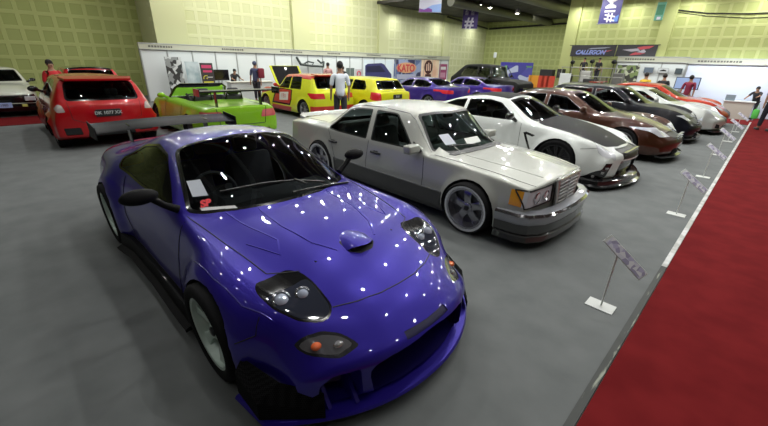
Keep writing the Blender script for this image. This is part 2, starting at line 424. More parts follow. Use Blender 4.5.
# ------------------------------------------------------------ blue widebody coupe
def blue_coupe(loc,rz):
    sp=dict(x=(-3.30,.93),W=.84,bow=(.36,.30,.16,-2.9),r=[.3,.4,1,.8,.7,1],cap=(.05,.05),dense=[-.36,-.62,-1.2],
     wheels=[(0,.31,.31,.80,.24),(-2.425,.31,.315,.785,.27)],archR={0:.335,-2.425:.335},
     flare=[(0,.31,.33,.16,.045),(-2.425,.31,.33,.2,.06)],
     c=dict(
      zb=[(-3.3,.28),(-2.9,.2),(-2.7,.14),(.5,.13),(.93,.15)],
      yb=[(-3.3,.70),(-2.8,.80),(.3,.8),(.6,.8),(.93,.74)],
      ys=[(-3.3,.78),(-2.9,.83),(-2.4,.86),(-1.7,.83),(-.6,.83),(0,.865),(.5,.83),(.93,.76)],
      zs=[(-3.3,.36),(-2.9,.26),(-.5,.22),(.5,.22),(.93,.22)],
      ym=[(-3.3,.80),(-3.0,.83),(-2.4,.87),(-1.9,.85),(-1.3,.82),(-.7,.83),(0,.885),(.4,.865),(.7,.80),(.93,.72)],
      zm=[(-3.3,.62),(-2.4,.55),(-1.2,.52),(0,.5),(.6,.42),(.93,.34)],
      yh=[(-3.3,.70),(-2.9,.76),(-2.4,.80),(-1.9,.77),(-1.2,.76),(-.6,.76),(0,.80),(.4,.74),(.7,.66),(.93,.58)],
      zh=[(-3.3,.80),(-2.9,.83),(-2.4,.83),(-1.9,.80),(-1.3,.79),(-.6,.775),(-.2,.755),(0,.735),(.25,.685),(.5,.61),(.7,.525),(.93,.40)],
      yr=[(-3.3,.52),(-2.9,.58),(-2.5,.57),(-2.1,.545),(-1.6,.53),(-1.28,.54),(-.72,.66),(-.55,.66),(0,.60),(.5,.52),(.93,.46)],
      zr=[(-3.3,.85),(-3.0,.875),(-2.75,.89),(-2.4,.965),(-2.0,1.075),(-1.6,1.145),(-1.28,1.13),(-1.0,.985),(-.72,.82),(-.62,.79),(-.4,.765),(0,.715),(.3,.655),(.5,.605),(.7,.535),(.93,.42)],
      zt=[(-3.3,.87),(-3.05,.90),(-2.8,.91),(-2.5,1.0),(-2.1,1.13),(-1.7,1.20),(-1.45,1.205),(-1.2,1.18),(-.8,1.03),(-.43,.845),(-.34,.82),(-.1,.80),(.2,.745),(.45,.675),(.62,.61),(.78,.535),(.93,.43)]))
    c=Car(sp,110,3)
    root=empty('sports_car',loc,rz,'deep blue widebody coupe with black canards and pale six-spoke wheels, nearest the camera','car')
    P=paint('blue_paint',(.024,.012,.29),.38,.34); bk=mat('gloss_black',(.006,.006,.007),.15,0,.6); cf=carbon(); G=glass('screen_glass',(.62,.66,.68),1.6); T=mat('rubber_trim',(.01,.01,.011),.4)
    # glasshouse
    c.window('windshield',[(-.70,-.69),(-.58,-.60),(-.47,-.44),(-.40,-.22),(-.385,0),(-.40,.22),(-.47,.44),(-.58,.60),(-.70,.69),(-1.27,.53),(-1.27,-.53)],'top',G,bk,.03,.04,lambda p,n:n.z>.2 and abs(p.y)<.70,sides=(0,),label='wide windshield with black border')
    c.window('side_window',[(-.84,.80),(-1.32,1.085),(-1.62,1.115),(-1.95,1.06),(-2.28,.90),(-2.2,.82),(-1.6,.795)],'side',G,bk,.02,.03,lambda p,n:p.z>.78 and abs(n.y)>.3)
    c.window('rear_window',[(-.50,.915),(.50,.915),(.42,1.10),(-.42,1.10)],'front',G,bk,.02,.05,lambda p,n:p.x<-2.0 and n.x<-.1)
    # headlights under flush covers
    hl=[(.24,-.695),(.235,-.50),(.30,-.445),(.40,-.425),(.58,-.425),(.615,-.47),(.61,-.52),(.54,-.615),(.42,-.70),(.31,-.72)]
    hl=[(x,abs(y)) for x,y in hl]
    ids=[]
    for sd in (1,-1):
        i1=c.mark('headlight_housing',round_poly(hl,.03,2),'top',bk,lambda p,n:p.z>.4,sides=(sd,)); 
        i2=c.mark('headlight_lens',round_poly(shrink([(.345,.72),(.345,.435),(.40,.425),(.58,.425),(.615,.47),(.61,.52),(.54,.615),(.42,.70)],.012),.03,2),'top',mat('lamp_glass_dark',(.03,.034,.05),.05,0,1.),lambda p,n:p.z>.4,sides=(sd,),only=i1,label='smoked lens'); ids+=i2
    # front indicator lamps
    fo=[(.42,.452),(.47,.495),(.55,.512),(.63,.50),(.685,.462),(.655,.425),(.54,.418)]
    for sd in (1,-1):
        i1=c.mark('indicator_lamp',round_poly(fo,.02,2),'front',mat('lamp_surround',(.02,.02,.024),.2,0,1),lambda p,n:p.x>.25 and n.x>.1,sides=(sd,))
        c.mark('indicator_lens',round_poly(shrink(fo,.012),.02,2),'front',mat('clear_lens',(.22,.22,.24),.08,.5,1),lambda p,n:p.x>.25 and n.x>.1,sides=(sd,),only=i1)
    # mouth and side intakes
    dk=mat('intake_dark',(.003,.003,.006),.7)
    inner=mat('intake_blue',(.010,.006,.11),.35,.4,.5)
    c.mark('front_intake',round_poly([(-.40,.15),(.40,.15),(.43,.33),(.36,.385),(0,.41),(-.36,.385),(-.43,.33)],.04,2),'front',inner,lambda p,n:p.x>.4,pocket=(Vector((-.16,0,.0)),dk))
    for sd in (1,-1): c.mark('side_intake',round_poly([(.455,.15),(.66,.15),(.66,.30),(.60,.355),(.47,.37)],.03,2),'front',P,lambda p,n:p.x>.2,sides=(sd,),pocket=(Vector((-.14,0,0)),inner))
    c.mark('number_plate_recess',[(-.19,.418),(.19,.418),(.18,.447),(-.18,.447)],'front',mat('navy_recess',(.006,.004,.05),.35),lambda p,n:p.x>.6,offset=-.006)
    # hood scoop
    c.mark('hood_vent',round_poly([(.24,-.11),(.35,-.11),(.40,-.05),(.40,.05),(.35,.11),(.24,.11)],.02,2),'top',dk,lambda p,n:p.z>.6)
    # tail panel
    for sd in (1,-1): c.mark('taillight',round_poly([(.30,.56),(.72,.56),(.76,.70),(.30,.72)],.06,3),'front',mat('tail_red',(.2,.01,.01),.1,0,1),lambda p,n:p.x<-3. and n.x<-.2,sides=(sd,))
    c.arches(.42,True,root)
    # shut lines
    S=mat('shut_line',(.002,.002,.003),.6)
    hood=[(-.66,.70),(-.2,.655),(.2,.60),(.30,.44)]
    c.line('hood_gap',[(.585,.43),(.64,.30),(.675,.15),(.685,0)],'top',S,root,.004)
    c.line('hood_gap',hood,'top',S,root,.004)
    c.line('hood_crease',[(-.42,.30),(-.1,.30),(.15,.25),(.30,.16)],'top',P,root,.010,lift=-.004)
    c.line('hood_crease',[(-.50,.50),(-.25,.46),(0,.40),(.12,.46),(-.1,.56)],'top',P,root,.008,lift=-.004)
    c.line('door_gap',[(-.62,.775),(-.60,.5),(-.66,.24),(-1.72,.24),(-1.92,.45),(-1.98,.79)],'side',S,root,.004)
    c.line('bumper_gap',[(.345,.45),(.42,.50),(.40,.585)],'side',S,root,.0035)
    c.line('fender_rivet_line',[(0.45,.72),(.30,.80),(.05,.835),(-.25,.83)],'top',mat('rivet_blue',(.05,.04,.25),.2,.5,1),root,.003)
    # raised hood scoop lip and twin duct
    for (x,y) in [(.335,0)]:
        mb=MB(); rows=[]
        for i in range(9):
            u=-1+i/4; yy=y+u*.115; xx=x+.06*(1-u*u)
            h,_=c.surf('top',xx,yy); b,_=c.surf('top',xx-.22*(1-u*u*.6),yy*.9); hh=.042*(1-u**4)
            rows.append([mb.bm.verts.new(h),mb.bm.verts.new(h+Vector((0,0,hh))),mb.bm.verts.new((h+b)/2+Vector((0,0,hh*.8))),mb.bm.verts.new(b)])
        for A,B in zip(rows,rows[1:]):
            for j in range(1,3): mb.bm.faces.new((A[j],A[j+1],B[j+1],B[j]))
        mb.link('hood_scoop',P,root,ang=60)
        mb=MB(); mb.box(x-.05,x+.03,-.09,.09,.66,.728,.01); mb.link('scoop_opening',dk,root)
    # lamp internals seen through the covers
    chrome=mat('chrome',(.8,.8,.82),.08,1.)
    ring=mat('lamp_ring',(.55,.57,.62),.12,.9,1); lensm=mat('projector_lens',(.55,.6,.75),.04,.2,1)
    for sd in (1,-1):
        for (x,y,rr) in ((.405,.63,.056),(.43,.515,.047)):
            h,nn=c.surf('top',x,y*sd); 
            q=(nn+Vector((.9,0,.0))).normalized().to_track_quat('Y','Z').to_matrix().to_4x4(); M=Matrix.Translation(h-nn*.012)@q
            mb=MB(); mb.lathe([(rr,-.01),(rr,.012),(rr*.8,.016),(rr*.72,.004)],22,M); o=mb.link('lamp_bezel',ring,root)
            mb=MB(); mb.lathe([(rr*.74,.004),(rr*.6,.02),(rr*.3,.03),(0,.033)],20,M); mb.link('lamp_bulb',lensm,root)
        # amber bulb in the indicator, clear side lamp
        for (y,rr,mm) in ((.60,.026,mat('amber_lamp',(.75,.13,.03),.15,0,1)),(.51,.024,mat('lamp_silver',(.6,.6,.62),.1,.8,1))):
            h,nn=c.surf('front',y*sd,.462)
            if h is not None:
                mb=MB(); mb.ball(h-nn*.004,rr,(1,1.2,.75)); mb.link('indicator_bulb' if mm.name=='amber_lamp' else 'side_bulb',mm,root,label='orange bulb' if mm.name=='amber_lamp' else None)
    # splitter following the nose
    path=[]
    for k in range(25):
        y=-.86+1.72*k/24; x=c.warp(.95,y*.98); path.append((x+.0,y))
    path=[(.34,-.885)]+path+[(.34,.885)]
    mb=MB(); mb.sweep(path,[(-.25,.085),(.035,.085),(.045,.10),(.035,.112),(-.06,.125),(-.25,.13)]); mb.link('front_splitter',P,root,ang=30,label='blue splitter lip')
    mb=MB(); mb.sweep(path,[(-.2,.06),(.02,.06),(.02,.086),(-.2,.086)]); mb.link('splitter_base',bk,root)
    # intake fins in the side mouths
    for sd in (1,-1):
        for y in (.47,.60):
            mb=MB(); mb.poly([(.25,y*sd,.125),(c.warp(.95,y)+.0,y*sd,.125),(c.warp(.93,y)-.03,y*sd,.20),(c.warp(.85,y)-.06,(y-.03)*sd,.30),(.3,(y-.03)*sd,.33)],(0,.022*sd,0)); mb.link('intake_fin',P,root)
        # canards: upper flick and lower big one in carbon
        can=[(.30,.90,.40),(.62,.80,.285),(.72,.73,.215)]
        mb=MB(); a=[(.36,.865,.36),(.60,.79,.31),(.765,.64,.255)]; b=[(.40,.925,.33),(.58,.91,.24),(.80,.66,.175)]; lo=[(.40,.925,.19),(.58,.91,.13),(.80,.66,.12)]
        A=[mb.bm.verts.new((x,y*sd,z)) for x,y,z in a];B=[mb.bm.verts.new((x,y*sd,z)) for x,y,z in b];L=[mb.bm.verts.new((x,y*sd,z)) for x,y,z in lo]
        for i in range(2): mb.bm.faces.new((A[i],A[i+1],B[i+1],B[i])); mb.bm.faces.new((B[i],B[i+1],L[i+1],L[i]))
        bmesh.ops.solidify(mb.bm,geom=mb.bm.faces[:],thickness=.012); mb.link('canard',cf,root,ang=20,label='black carbon canard')
    # side skirt
    for sd in (1,-1):
        mb=MB(); path=[(-.40,.90),(-.7,.90),(-1.2,.89),(-1.8,.90),(-2.06,.94)]; path=[(x,y*sd) for x,y in path]; path=path[::-1] if sd<0 else path
        mb.sweep(path,[(-.12,.09),(.02,.08),(.025,.10),(-.02,.12),(-.03,.23),(-.12,.23)] if True else 0); mb.link('side_skirt',cf,root,ang=30,label='black carbon side skirt')
    # mirrors
    for sd in (1,-1):
        mb=MB(); mb.ball((-.78,.93*sd,.955),.085,(.7,1.35,.62),16); mb.tube([(-.76,.72*sd,.82),(-.77,.80*sd,.87),(-.77,.86*sd,.93)],[.03,.022,.025],8); mb.link('wing_mirror',cf,root,ang=60)
    # wiper, dashboard, seats
    h=[c.surf('top',x,y)[0]+Vector((0,0,.014)) for x,y in ((-.50,.35),(-.56,.1),(-.60,-.15),(-.68,-.45))]
    mb=MB(); mb.tube(h,.009,6); mb.tube([h[1]+Vector((0,0,.01)),h[1]+Vector((.14,.02,-.0))],.009,6); mb.link('wiper',T,root)
    h=[c.surf('top',x,y)[0]+Vector((0,0,.014)) for x,y in ((-.49,.60),(-.45,.35),(-.44,.0))]
    mb=MB(); mb.tube(h,.009,6); mb.link('wiper',T,root)
    D=mat('interior_charcoal',(.045,.048,.05),.7)
    mb=MB(); mb.box(-.98,-.5,-.62,.62,.45,.775,.05,seg=2); mb.box(-1.0,-.7,-.45,-.08,.74,.82,.04); mb.link('dashboard',D,root)
    sm_=mat('seat_cloth',(.035,.035,.04),.9)
    for y in (.33,-.33): seat(root,-1.45,y,.30,sm_,h=.5)
    steering(root,-1.08,-.33,.76,D)
    mb=MB(); mb.box(-2.6,-.6,-.7,.7,.2,.32); mb.link('cabin_floor',D,root)
    # windshield sticker and card
    ws=lambda y,z:(c.surf('front',y,z)[0])
    def decal(pts,m,name,label=None,lift=.004):
        mb=MB(); V=[]
        for y,z in pts:
            h,nn=c.surf('front',y,z); V.append(mb.bm.verts.new(h+nn*lift))
        mb.bm.faces.new(V); mb.link(name,m,root,smooth=False,label=label)
    decal([(-.605,.875),(-.52,.885),(-.505,.965),(-.585,.955)],mat('paper',(.62,.66,.74),.6),'windshield_card',label='white paper card')
    decal([(-.61,.815),(-.42,.83),(-.425,.84),(-.61,.826)],mat('sticker_white',(.7,.7,.7),.5),'sticker_rule')
    h,nn=c.surf('front',-.565,.845); M=Matrix.Translation(h+nn*.006)@Matrix(((0,-.75,.66,0),(1,0,0,0),(0,.66,.75,0),(0,0,0,1)))
    text_obj('SR',.075,mat('sticker_red',(.75,.01,.02),.4),root,M,.001,.3,font_off=.004)
    # fuel cap-like hood pins
    for y in (.33,-.33):
        h,nn=c.surf('top',.30,y); mb=MB(); mb.ball(h,.008,(1,1,.4),8); mb.link('hood_pin',chrome,root)
    made=c.build(root,P)
    add_wheels(root,sp,'six',mat('wheel_mint',(.62,.74,.68),.3,.1,.6),.238,6,.055,camber=.05,label='pale mint six-spoke wheel')
    # big rear wing
    mb=MB(); N=20; rows=[]
    for i in range(N+1):
        y=-.75+1.52*i/N; u=abs(y)/.78; z=1.03+.02*(1-u*u); pr=[(-3.32,z+.05),(-3.20,z+.02),(-3.02,z),(-2.99,z-.015),(-3.18,z-.02),(-3.31,z+.02)]
        rows.append([mb.bm.verts.new((x,y,zz)) for x,zz in pr])
    for A,B in zip(rows,rows[1:]):
        for k in range(6): mb.bm.faces.new((A[k],A[(k+1)%6],B[(k+1)%6],B[k]))
    mb.bm.faces.new(rows[0]); mb.bm.faces.new(rows[-1][::-1]); w=mb.link('rear_wing',cf,root,ang=30,label='black carbon rear wing'); w.data.materials.clear(); w.data.materials.append(mat('wing_black',(.008,.008,.009),.35,0,0,spec=.05))
    for sd in (1,-1):
        mb=MB(); mb.poly([(-3.34,.76*sd,1.11),(-2.97,.76*sd,1.08),(-2.96,.76*sd,.95),(-3.3,.76*sd,.94)],(0,.008*sd,0)); mb.link('wing_end_plate',cf,w)
        mb=MB(); mb.poly([(-3.22,.42*sd,1.07),(-3.08,.42*sd,1.06),(-3.04,.42*sd,.86),(-3.16,.42*sd,.86)],(0,.012*sd,0)); mb.link('wing_strut',bk,w)
    return root

# ------------------------------------------------------------ silver saloon
def silver_sedan(loc,rz):
    sp=dict(x=(-3.80,.74),W=.78,bow=(.09,.25,.08,-3.4),r=[.3,.25,.5,.28,.5,1],cap=(.012,.03),dense=[-.36,-.62,-1.1,-2.2,-2.75,-1.02],
     wheels=[(0,.30,.30,.77,.22),(-2.8,.30,.30,.76,.22)],archR={0:.335,-2.8:.32},
     flare=[(0,.30,.33,.06,.035),(-2.8,.30,.32,.05,.02)],
     c=dict(
      zb=[(-3.8,.22),(-3.2,.14),(.5,.13),(.74,.14)],yb=[(-3.8,.70),(-3.4,.76),(.4,.76),(.74,.70)],
      ys=[(-3.8,.76),(-3.4,.81),(-.5,.81),(.4,.79),(.74,.73)],zs=[(-3.8,.24),(.74,.19)],
      ym=[(-3.8,.765),(-3.4,.82),(-2.8,.835),(-1.4,.838),(0,.83),(.4,.80),(.74,.735)],zm=[(-3.8,.50),(.74,.45)],
      yh=[(-3.8,.735),(-3.4,.775),(-2.6,.785),(-1.4,.79),(-.5,.78),(0,.765),(.4,.74),(.74,.70)],
      zh=[(-3.8,.80),(-3.4,.835),(-2.8,.83),(-2.2,.80),(-1.4,.775),(-.6,.765),(0,.735),(.45,.69),(.74,.645)],
      yr=[(-3.8,.60),(-3.2,.64),(-2.85,.66),(-2.5,.61),(-2.15,.575),(-1.6,.575),(-1.05,.57),(-.68,.68),(-.55,.69),(0,.58),(.74,.52)],
      zr=[(-3.8,.825),(-3.4,.865),(-3.0,.875),(-2.82,.88),(-2.2,1.215),(-1.9,1.235),(-1.6,1.245),(-1.08,1.215),(-.72,.86),(-.64,.785),(-.5,.775),(0,.75),(.74,.665)],
      zt=[(-3.8,.845),(-3.4,.895),(-3.0,.905),(-2.72,.91),(-2.18,1.24),(-1.9,1.28),(-1.5,1.295),(-.98,1.26),(-.42,.83),(-.36,.80),(0,.775),(.45,.735),(.68,.705),(.74,.685)]))
    c=Car(sp,110,3)
    root=empty('sedan',loc,rz,'silver four-door saloon with dark grey lower cladding and chrome grille','car')
    P=paint('champagne_silver',(.47,.48,.44),.3,.38); cl=paint('cladding_grey',(.045,.045,.045),.2,.4,False); G=glass('clear_tint',(.62,.72,.68)); G2=glass('dark_tint',(.48,.53,.52)); T=mat('rubber_trim',(.01,.01,.011),.4)
    silv=mat('bumper_silver',(.34,.35,.39),.28,.4,1); chrome=mat('chrome',(.8,.8,.82),.08,1.); bk=mat('gloss_black',(.006,.006,.007),.15,0,.6)
    c.window('windshield',[(-.675,.80),(.675,.80),(.555,1.20),(.3,1.225),(-.3,1.225),(-.555,1.20)],'front',G,T,.022,.04,lambda p,n:-1.2<p.x<-.33 and n.x>.25 and n.z>.2)
    c.window('rear_window',[(-.62,.91),(.62,.91),(.53,1.19),(-.53,1.19)],'front',G2,T,.022,.05,lambda p,n:-2.9<p.x<-2.1 and n.x<-.2)
    f=lambda p,n:p.z>.76 and abs(n.y)>.3
    c.window('front_side_window',[(-.86,.80),(-1.10,1.0),(-1.28,1.165),(-1.36,1.185),(-1.72,1.19),(-1.66,.80)],'side',G2,T,.016,.02,f)
    c.window('rear_side_window',[(-1.75,.80),(-1.80,1.19),(-2.15,1.175),(-2.28,1.14),(-2.62,.87),(-2.60,.825),(-2.4,.81)],'side',G2,T,.016,.02,f)
    # lower cladding
    for a,b in ((-2.45,-.36),):
        c.mark('side_cladding',[(a,.12),(b,.12),(b,.395),(a,.415)],'side',cl,lambda p,n:abs(p.y)>.5,offset=.006,label='dark grey lower door cladding')
    c.mark('front_fender_cladding',[(.36,.12),(.74,.12),(.74,.36),(.36,.36)],'side',cl,lambda p,n:abs(p.y)>.5,offset=.003)
    c.mark('rear_cladding',[(-3.9,.12),(-3.14,.12),(-3.14,.42),(-3.9,.42)],'side',cl,lambda p,n:abs(p.y)>.5,offset=.006)
    # head lamps: big rectangular lens with amber corner
    am=mat('amber_lens',(.75,.33,.03),.12,0,1.); hl=mat('headlamp_glass_big',(.66,.68,.74),.3,0,.3)
    for sd in (1,-1):
        c.mark('corner_lamp',[(.46,.475),(.585,.465),(.585,.625),(.455,.635)],'side',am,lambda p,n:abs(p.y)>.55,sides=(sd,),offset=.004,label='amber corner lamp')
        c.mark('corner_lamp_clear',[(.585,.465),(.80,.45),(.80,.63),(.585,.625)],'side',hl,lambda p,n:abs(p.y)>.6,sides=(sd,),offset=.004)
        t=c.mark('headlight',round_poly([(.32,.475),(.73,.46),(.73,.625),(.32,.645)],.015,2),'front',hl,lambda p,n:p.x>.4 and n.x>.3,sides=(sd,),offset=.004)
    c.arches(.40,True,root)
    S=mat('shut_line_grey',(.03,.03,.03),.6)
    c.line('door_gap',[(-.70,.77),(-.66,.5),(-.68,.2)],'side',S,root,.0035); c.line('door_gap',[(-1.69,.79),(-1.70,.5),(-1.70,.2)],'side',S,root,.0035)
    c.line('door_gap',[(-2.62,.83),(-2.50,.62),(-2.42,.42),(-2.40,.2)],'side',S,root,.0035)
    c.line('hood_gap',[(-.60,.70),(0,.66),(.45,.62),(.70,.57)],'top',S,root,.0035)
    c.line('trunk_gap',[(-2.86,.62),(-3.3,.60),(-3.78,.56)],'top',S,root,.0035)
    c.line('hood_crease',[(-.55,.42),(0,.40),(.6,.33)],'top',P,root,.007,lift=-.003)
    c.line('roof_gutter',[(-.66,.80),(-1.0,1.13),(-1.14,1.20),(-1.6,1.228),(-2.1,1.212),(-2.3,1.16),(-2.68,.90)],'side',mat('gutter_trim',(.30,.31,.30),.3,.6),root,.006)
    c.line('side_moulding',[(-.36,.40),(-1.4,.41),(-2.45,.418)],'side',mat('moulding_silver',(.5,.5,.5),.2,.7),root,.006,lift=.006)
    # grille: chrome surround with horizontal bars
    x=.765
    mb=MB(); 
    g=[(-.215,.42),(.215,.42),(.27,.69),(-.27,.69)]
    mb.poly([(x-.06,y,z) for y,z in g],(.03,0,0)); gr=mb.link('grille_backing',mat('grille_dark',(.008,.008,.008),.9),root)
    mb=MB()
    for i in range(6):
        z=.438+.042*i; w=.215+.055*(z-.42)/.27; mb.box(x-.03,x-.002,-w,w,z,z+.017,.003)
    mb.box(x-.03,x+.002,-.006,.006,.42,.685); mb.link('grille_bars',mat('grille_silver',(.75,.75,.77),.25,.6),root)
    mb=MB(); gs=[(-.235,.405),(.235,.405),(.29,.70),(-.29,.70)]
    for i in range(4):
        a=gs[i];b=gs[(i+1)%4]; r=.022 if i!=2 else .03; mb.tube([(x-.025-(.02 if False else 0),a[0],a[1]),(x-.025,b[0],b[1])],r,8)
    for a in gs: mb.ball((x-.025,a[0],a[1]),.024,n=10)
    mb.link('grille_surround',mat('surround_silver',(.55,.56,.53),.2,.6,1),root,ang=50)
    for sd in (1,-1):
        fr=[(.30,.468),(.74,.452),(.735,.635),(.30,.655)]; out=[]
        for i in range(4):
            a=Vector(fr[i]);b=Vector(fr[(i+1)%4])
            for k in range(10):
                q=a.lerp(b,k/10); h,nn=c.surf('front',q.x*sd,q.y)
                if h is not None: out.append(h+nn*.004)
        mb=MB(); mb.tube(out,.009,6,closed=True); mb.link('headlight_frame',T,root)
        for (y,rr) in ((.42,.058),(.57,.062)):
            h,nn=c.surf('front',y*sd,.55); M=Matrix.Translation(h+nn*.002)@Vector((1,0,0)).to_track_quat('Y','Z').to_matrix().to_4x4()
            mb=MB(); mb.lathe([(rr,-.01),(rr,.012),(rr*.86,.014),(rr*.8,.006)],20,M); mb.link('headlight_ring',chrome,root)
            mb=MB(); mb.lathe([(rr*.8,.006),(rr*.5,.016),(0,.02)],20,M); mb.link('headlight_bulb',mat('reflector_white',(.8,.82,.88),.2,.1,1),root)
    # bumper with dark lower spoiler, wraps around the corners
    path=[(.36,-.835),(.60,-.815),(.70,-.765),(.80,-.60),(.85,-.35),(.865,0),(.85,.35),(.80,.60),(.70,.765),(.60,.815),(.36,.835)]
    mb=MB(); mb.sweep(path,[(-.10,.30),(.005,.30),(.018,.33),(.018,.385),(-.005,.415),(-.10,.425)]); mb.link('front_bumper',silv,root,ang=30,label='silver upper bumper')
    mb=MB(); mb.sweep(path,[(-.13,.115),(.0,.10),(.012,.115),(.0,.165),(-.02,.18),(.0,.20),(.008,.30),(-.13,.30)]); mb.link('bumper_spoiler',cl,root,ang=30,label='dark grey lower spoiler')
    mb=MB(); mb.sweep(path,[(-.0,.408),(.022,.39),(.026,.395),(.0,.416)]); mb.link('bumper_strip',chrome,root)
    path=[(-3.2,.835),(-3.55,.825),(-3.72,.77),(-3.84,.5),(-3.86,0),(-3.84,-.5),(-3.72,-.77),(-3.55,-.825),(-3.2,-.835)]
    mb=MB(); mb.sweep(path,[(-.1,.2),(.01,.2),(.02,.36),(.0,.42),(-.1,.43)]); mb.link('rear_bumper',silv,root,ang=30)
    # trunk lip
    mb=MB(); mb.sweep([(-3.62,.66),(-3.78,.5),(-3.80,0),(-3.78,-.5),(-3.62,-.66)],[(-.10,.86),(-.04,.895),(-.01,.912),(-.015,.895),(-.02,.85)]); mb.link('trunk_spoiler',P,root,ang=40)
    # mirrors, handles, wipers
    for sd in (1,-1):
        mb=MB(); mb.box(-.86,-.74,.80*sd,1.0*sd,.79,.895,.025,seg=3); mb.box(-.83,-.77,.72*sd,.83*sd,.80,.85,.01); mb.link('wing_mirror',P if True else P,root,ang=50)
        mb=MB(); mb.poly([(-.72,.765*sd,.80),(-.88,.765*sd,.80),(-.90,.745*sd,.90)],(0,.012*sd,0)); mb.link('mirror_sail',T,root)
        for hx in (-1.52,-2.47):
            h,nn=c.surf('side',hx,.655,sd); mb=MB(); mb.box(hx-.10,hx+.10,h.y,h.y+.022*sd,.64,.665,.006); mb.box(hx-.04,hx+.04,h.y,h.y+.008*sd,.628,.68,.006); mb.link('door_handle',T,root)
    h=[c.surf('top',x_,y)[0]+Vector((0,0,.012)) for x_,y in ((-.42,.0),(-.47,-.2),(-.55,-.5))]
    mb=MB(); mb.tube(h,.009,6); mb.link('wiper',T,root)
    mb=MB(); mb.poly([c.surf('top',x_,y)[0]+Vector((0,0,.004)) for x_,y in ((-.40,-.55),(-.36,-.3),(-.345,0),(-.36,.3),(-.40,.55),(-.46,.6),(-.43,.3),(-.41,0),(-.43,-.3),(-.46,-.6))],(0,0,.004)); mb.link('cowl_vent',T,root)
    def decal(pts,m,name,label=None):
        mb=MB(); V=[]
        for y,z in pts:
            h,nn=c.surf('front',y,z); V.append(mb.bm.verts.new(h+nn*.004))
        mb.bm.faces.new(V); mb.link(name,m,root,smooth=False,label=label)
    decal([(-.50,.87),(-.36,.88),(-.36,.985),(-.49,.975)],mat('paper',(.62,.66,.74),.6),'windshield_card','white paper card')
    decal([(-.20,.855),(.12,.86),(.13,.92),(-.17,.92)],mat('paper_cream',(.72,.74,.70),.6),'windshield_sign','white paper sign')
    D=mat('interior_grey',(.12,.13,.13),.8)
    mb=MB(); mb.box(-1.0,-.45,-.66,.66,.45,.79,.05,seg=2); mb.link('dashboard',D,root)
    sm_=mat('seat_leather',(.22,.24,.24),.6)
    for y in (.36,-.36): seat(root,-1.45,y,.33,sm_,h=.52)
    mb=MB(); mb.box(-2.5,-2.0,-.62,.62,.3,.5,.06,seg=2); mb.box(-2.62,-2.42,-.62,.62,.45,.92,.06,seg=2); mb.link('rear_bench',sm_,root)
    steering(root,-1.08,-.36,.78,D)
    mb=MB(); mb.box(-2.7,-.5,-.72,.72,.2,.34); mb.link('cabin_floor',D,root)
    mb=MB(); mb.box(-.98,-.93,-.09,.09,1.13,1.18,.01); mb.link('interior_mirror',T,root)
    made=c.build(root,P)
    add_wheels(root,sp,'star',mat('wheel_gunmetal',(.34,.34,.38),.25,.8,.5),.272,5,.075,camber=.06,lip=.05,lipm=mat('polished_lip',(.80,.80,.85),.28,.6),label='deep five-spoke wheel with polished lip')
    return root
# ------------------------------------------------------------ the other cars share one body generator
def gbody(root,*,fo,wb,ro,hw,cowl,head,rr,rb,tail,nose,belt=.80,rw=.56,crown=.05,bowf=.22,bowr=.12,wr=.31,hoodz=None,flare=.025,nosez=.45,gw=None,N=64,archg=.03,rdz=None,z0=.15,fender=None,shoulder=.93,r=None):
    xf,xt=fo,-(wb+ro); gw=gw or hw*.80
    (xc,zc),(xh,zh_),(xr,zr_),(xb,zb_)=cowl,head,rr,rb
    tz=tail; hz=hoodz or (zc+nose)/2+.04; fen=fender or (zc-.05)
    sp=dict(x=(xt,xf),W=hw,bow=(bowf,.35,bowr,xt+.45),r=r or [.3,.4,.8,.5,.45,1],cap=(.04,.03),dense=[xc,xh,xr,xb],
      wheels=[(0,wr,wr,hw-.13,.22),(-wb,wr,wr,hw-.13,.22)],archR={0:wr+archg,-wb:wr+archg},
      flare=[(0,wr,wr+archg,.08,flare),(-wb,wr,wr+archg,.08,flare)],
      c=dict(zb=[(xt,z0+.1),(xt+.5,z0),(xf-.3,z0),(xf,z0+.02)],yb=[(xt,hw-.1),(xt+.3,hw-.05),(xf-.4,hw-.05),(xf,hw-.12)],
       ys=[(xt,hw-.05),(xt+.3,hw-.01),(xf-.5,hw-.01),(xf,hw-.1)],zs=[(xt,z0+.12),(xf,z0+.07)],
       ym=[(xt,hw-.04),(xt+.4,hw),(xf-.5,hw),(xf,hw-.1)],zm=[(xt,.55),(xf,.42)],
       yh=[(xt,hw*.86),(xt+.5,hw*shoulder),(xc-.3,hw*shoulder),(0,hw*.90),(xf-.3,hw*.84),(xf,hw*.76)],
       zh=[(xt,tz-.06),(xt+.3,min(belt+.06,tz-.02)),(xc-.5,belt),(xc,belt-.015),(0,fen),(xf-.3,(nose+fen)/2),(xf,nosez)],
       yr=[(xt,gw*.85),(xb,gw*.93),(xr,rw),((xr+xh)/2,rw+.01),(xh-.05,rw),(xc-.18,gw),(xc-.05,gw),(0,gw*.85),(xf,gw*.72)],
       zr=[(xt,tz-.02),(xb-.02,zb_-.03),(xr,zr_-crown),((xr+xh)/2,max(zr_,zh_)-crown+.01),(xh-.06,zh_-crown),(xc-.24,zc+.0),(xc-.1,zc-.04),(0,hz-.04),(xf-.3,nose+.0),(xf,nosez+.02)],
       zt=[(xt,tz),(xb,zb_),(xr,zr_),((xr+xh)/2,max(zr_,zh_)+.02),(xh,zh_),(xc,zc),(xc+.06,zc-.012),(0,hz),(xf-.3,nose+.03),(xf,nosez+.03)]))
    # keep keys strictly increasing
    for k,v in sp['c'].items():
        v.sort(); o=[v[0]]
        for q in v[1:]:
            if q[0]-o[-1][0]>.02: o.append(q)
        sp['c'][k]=o
    c=Car(sp,N,2); c.root=root; return c,sp
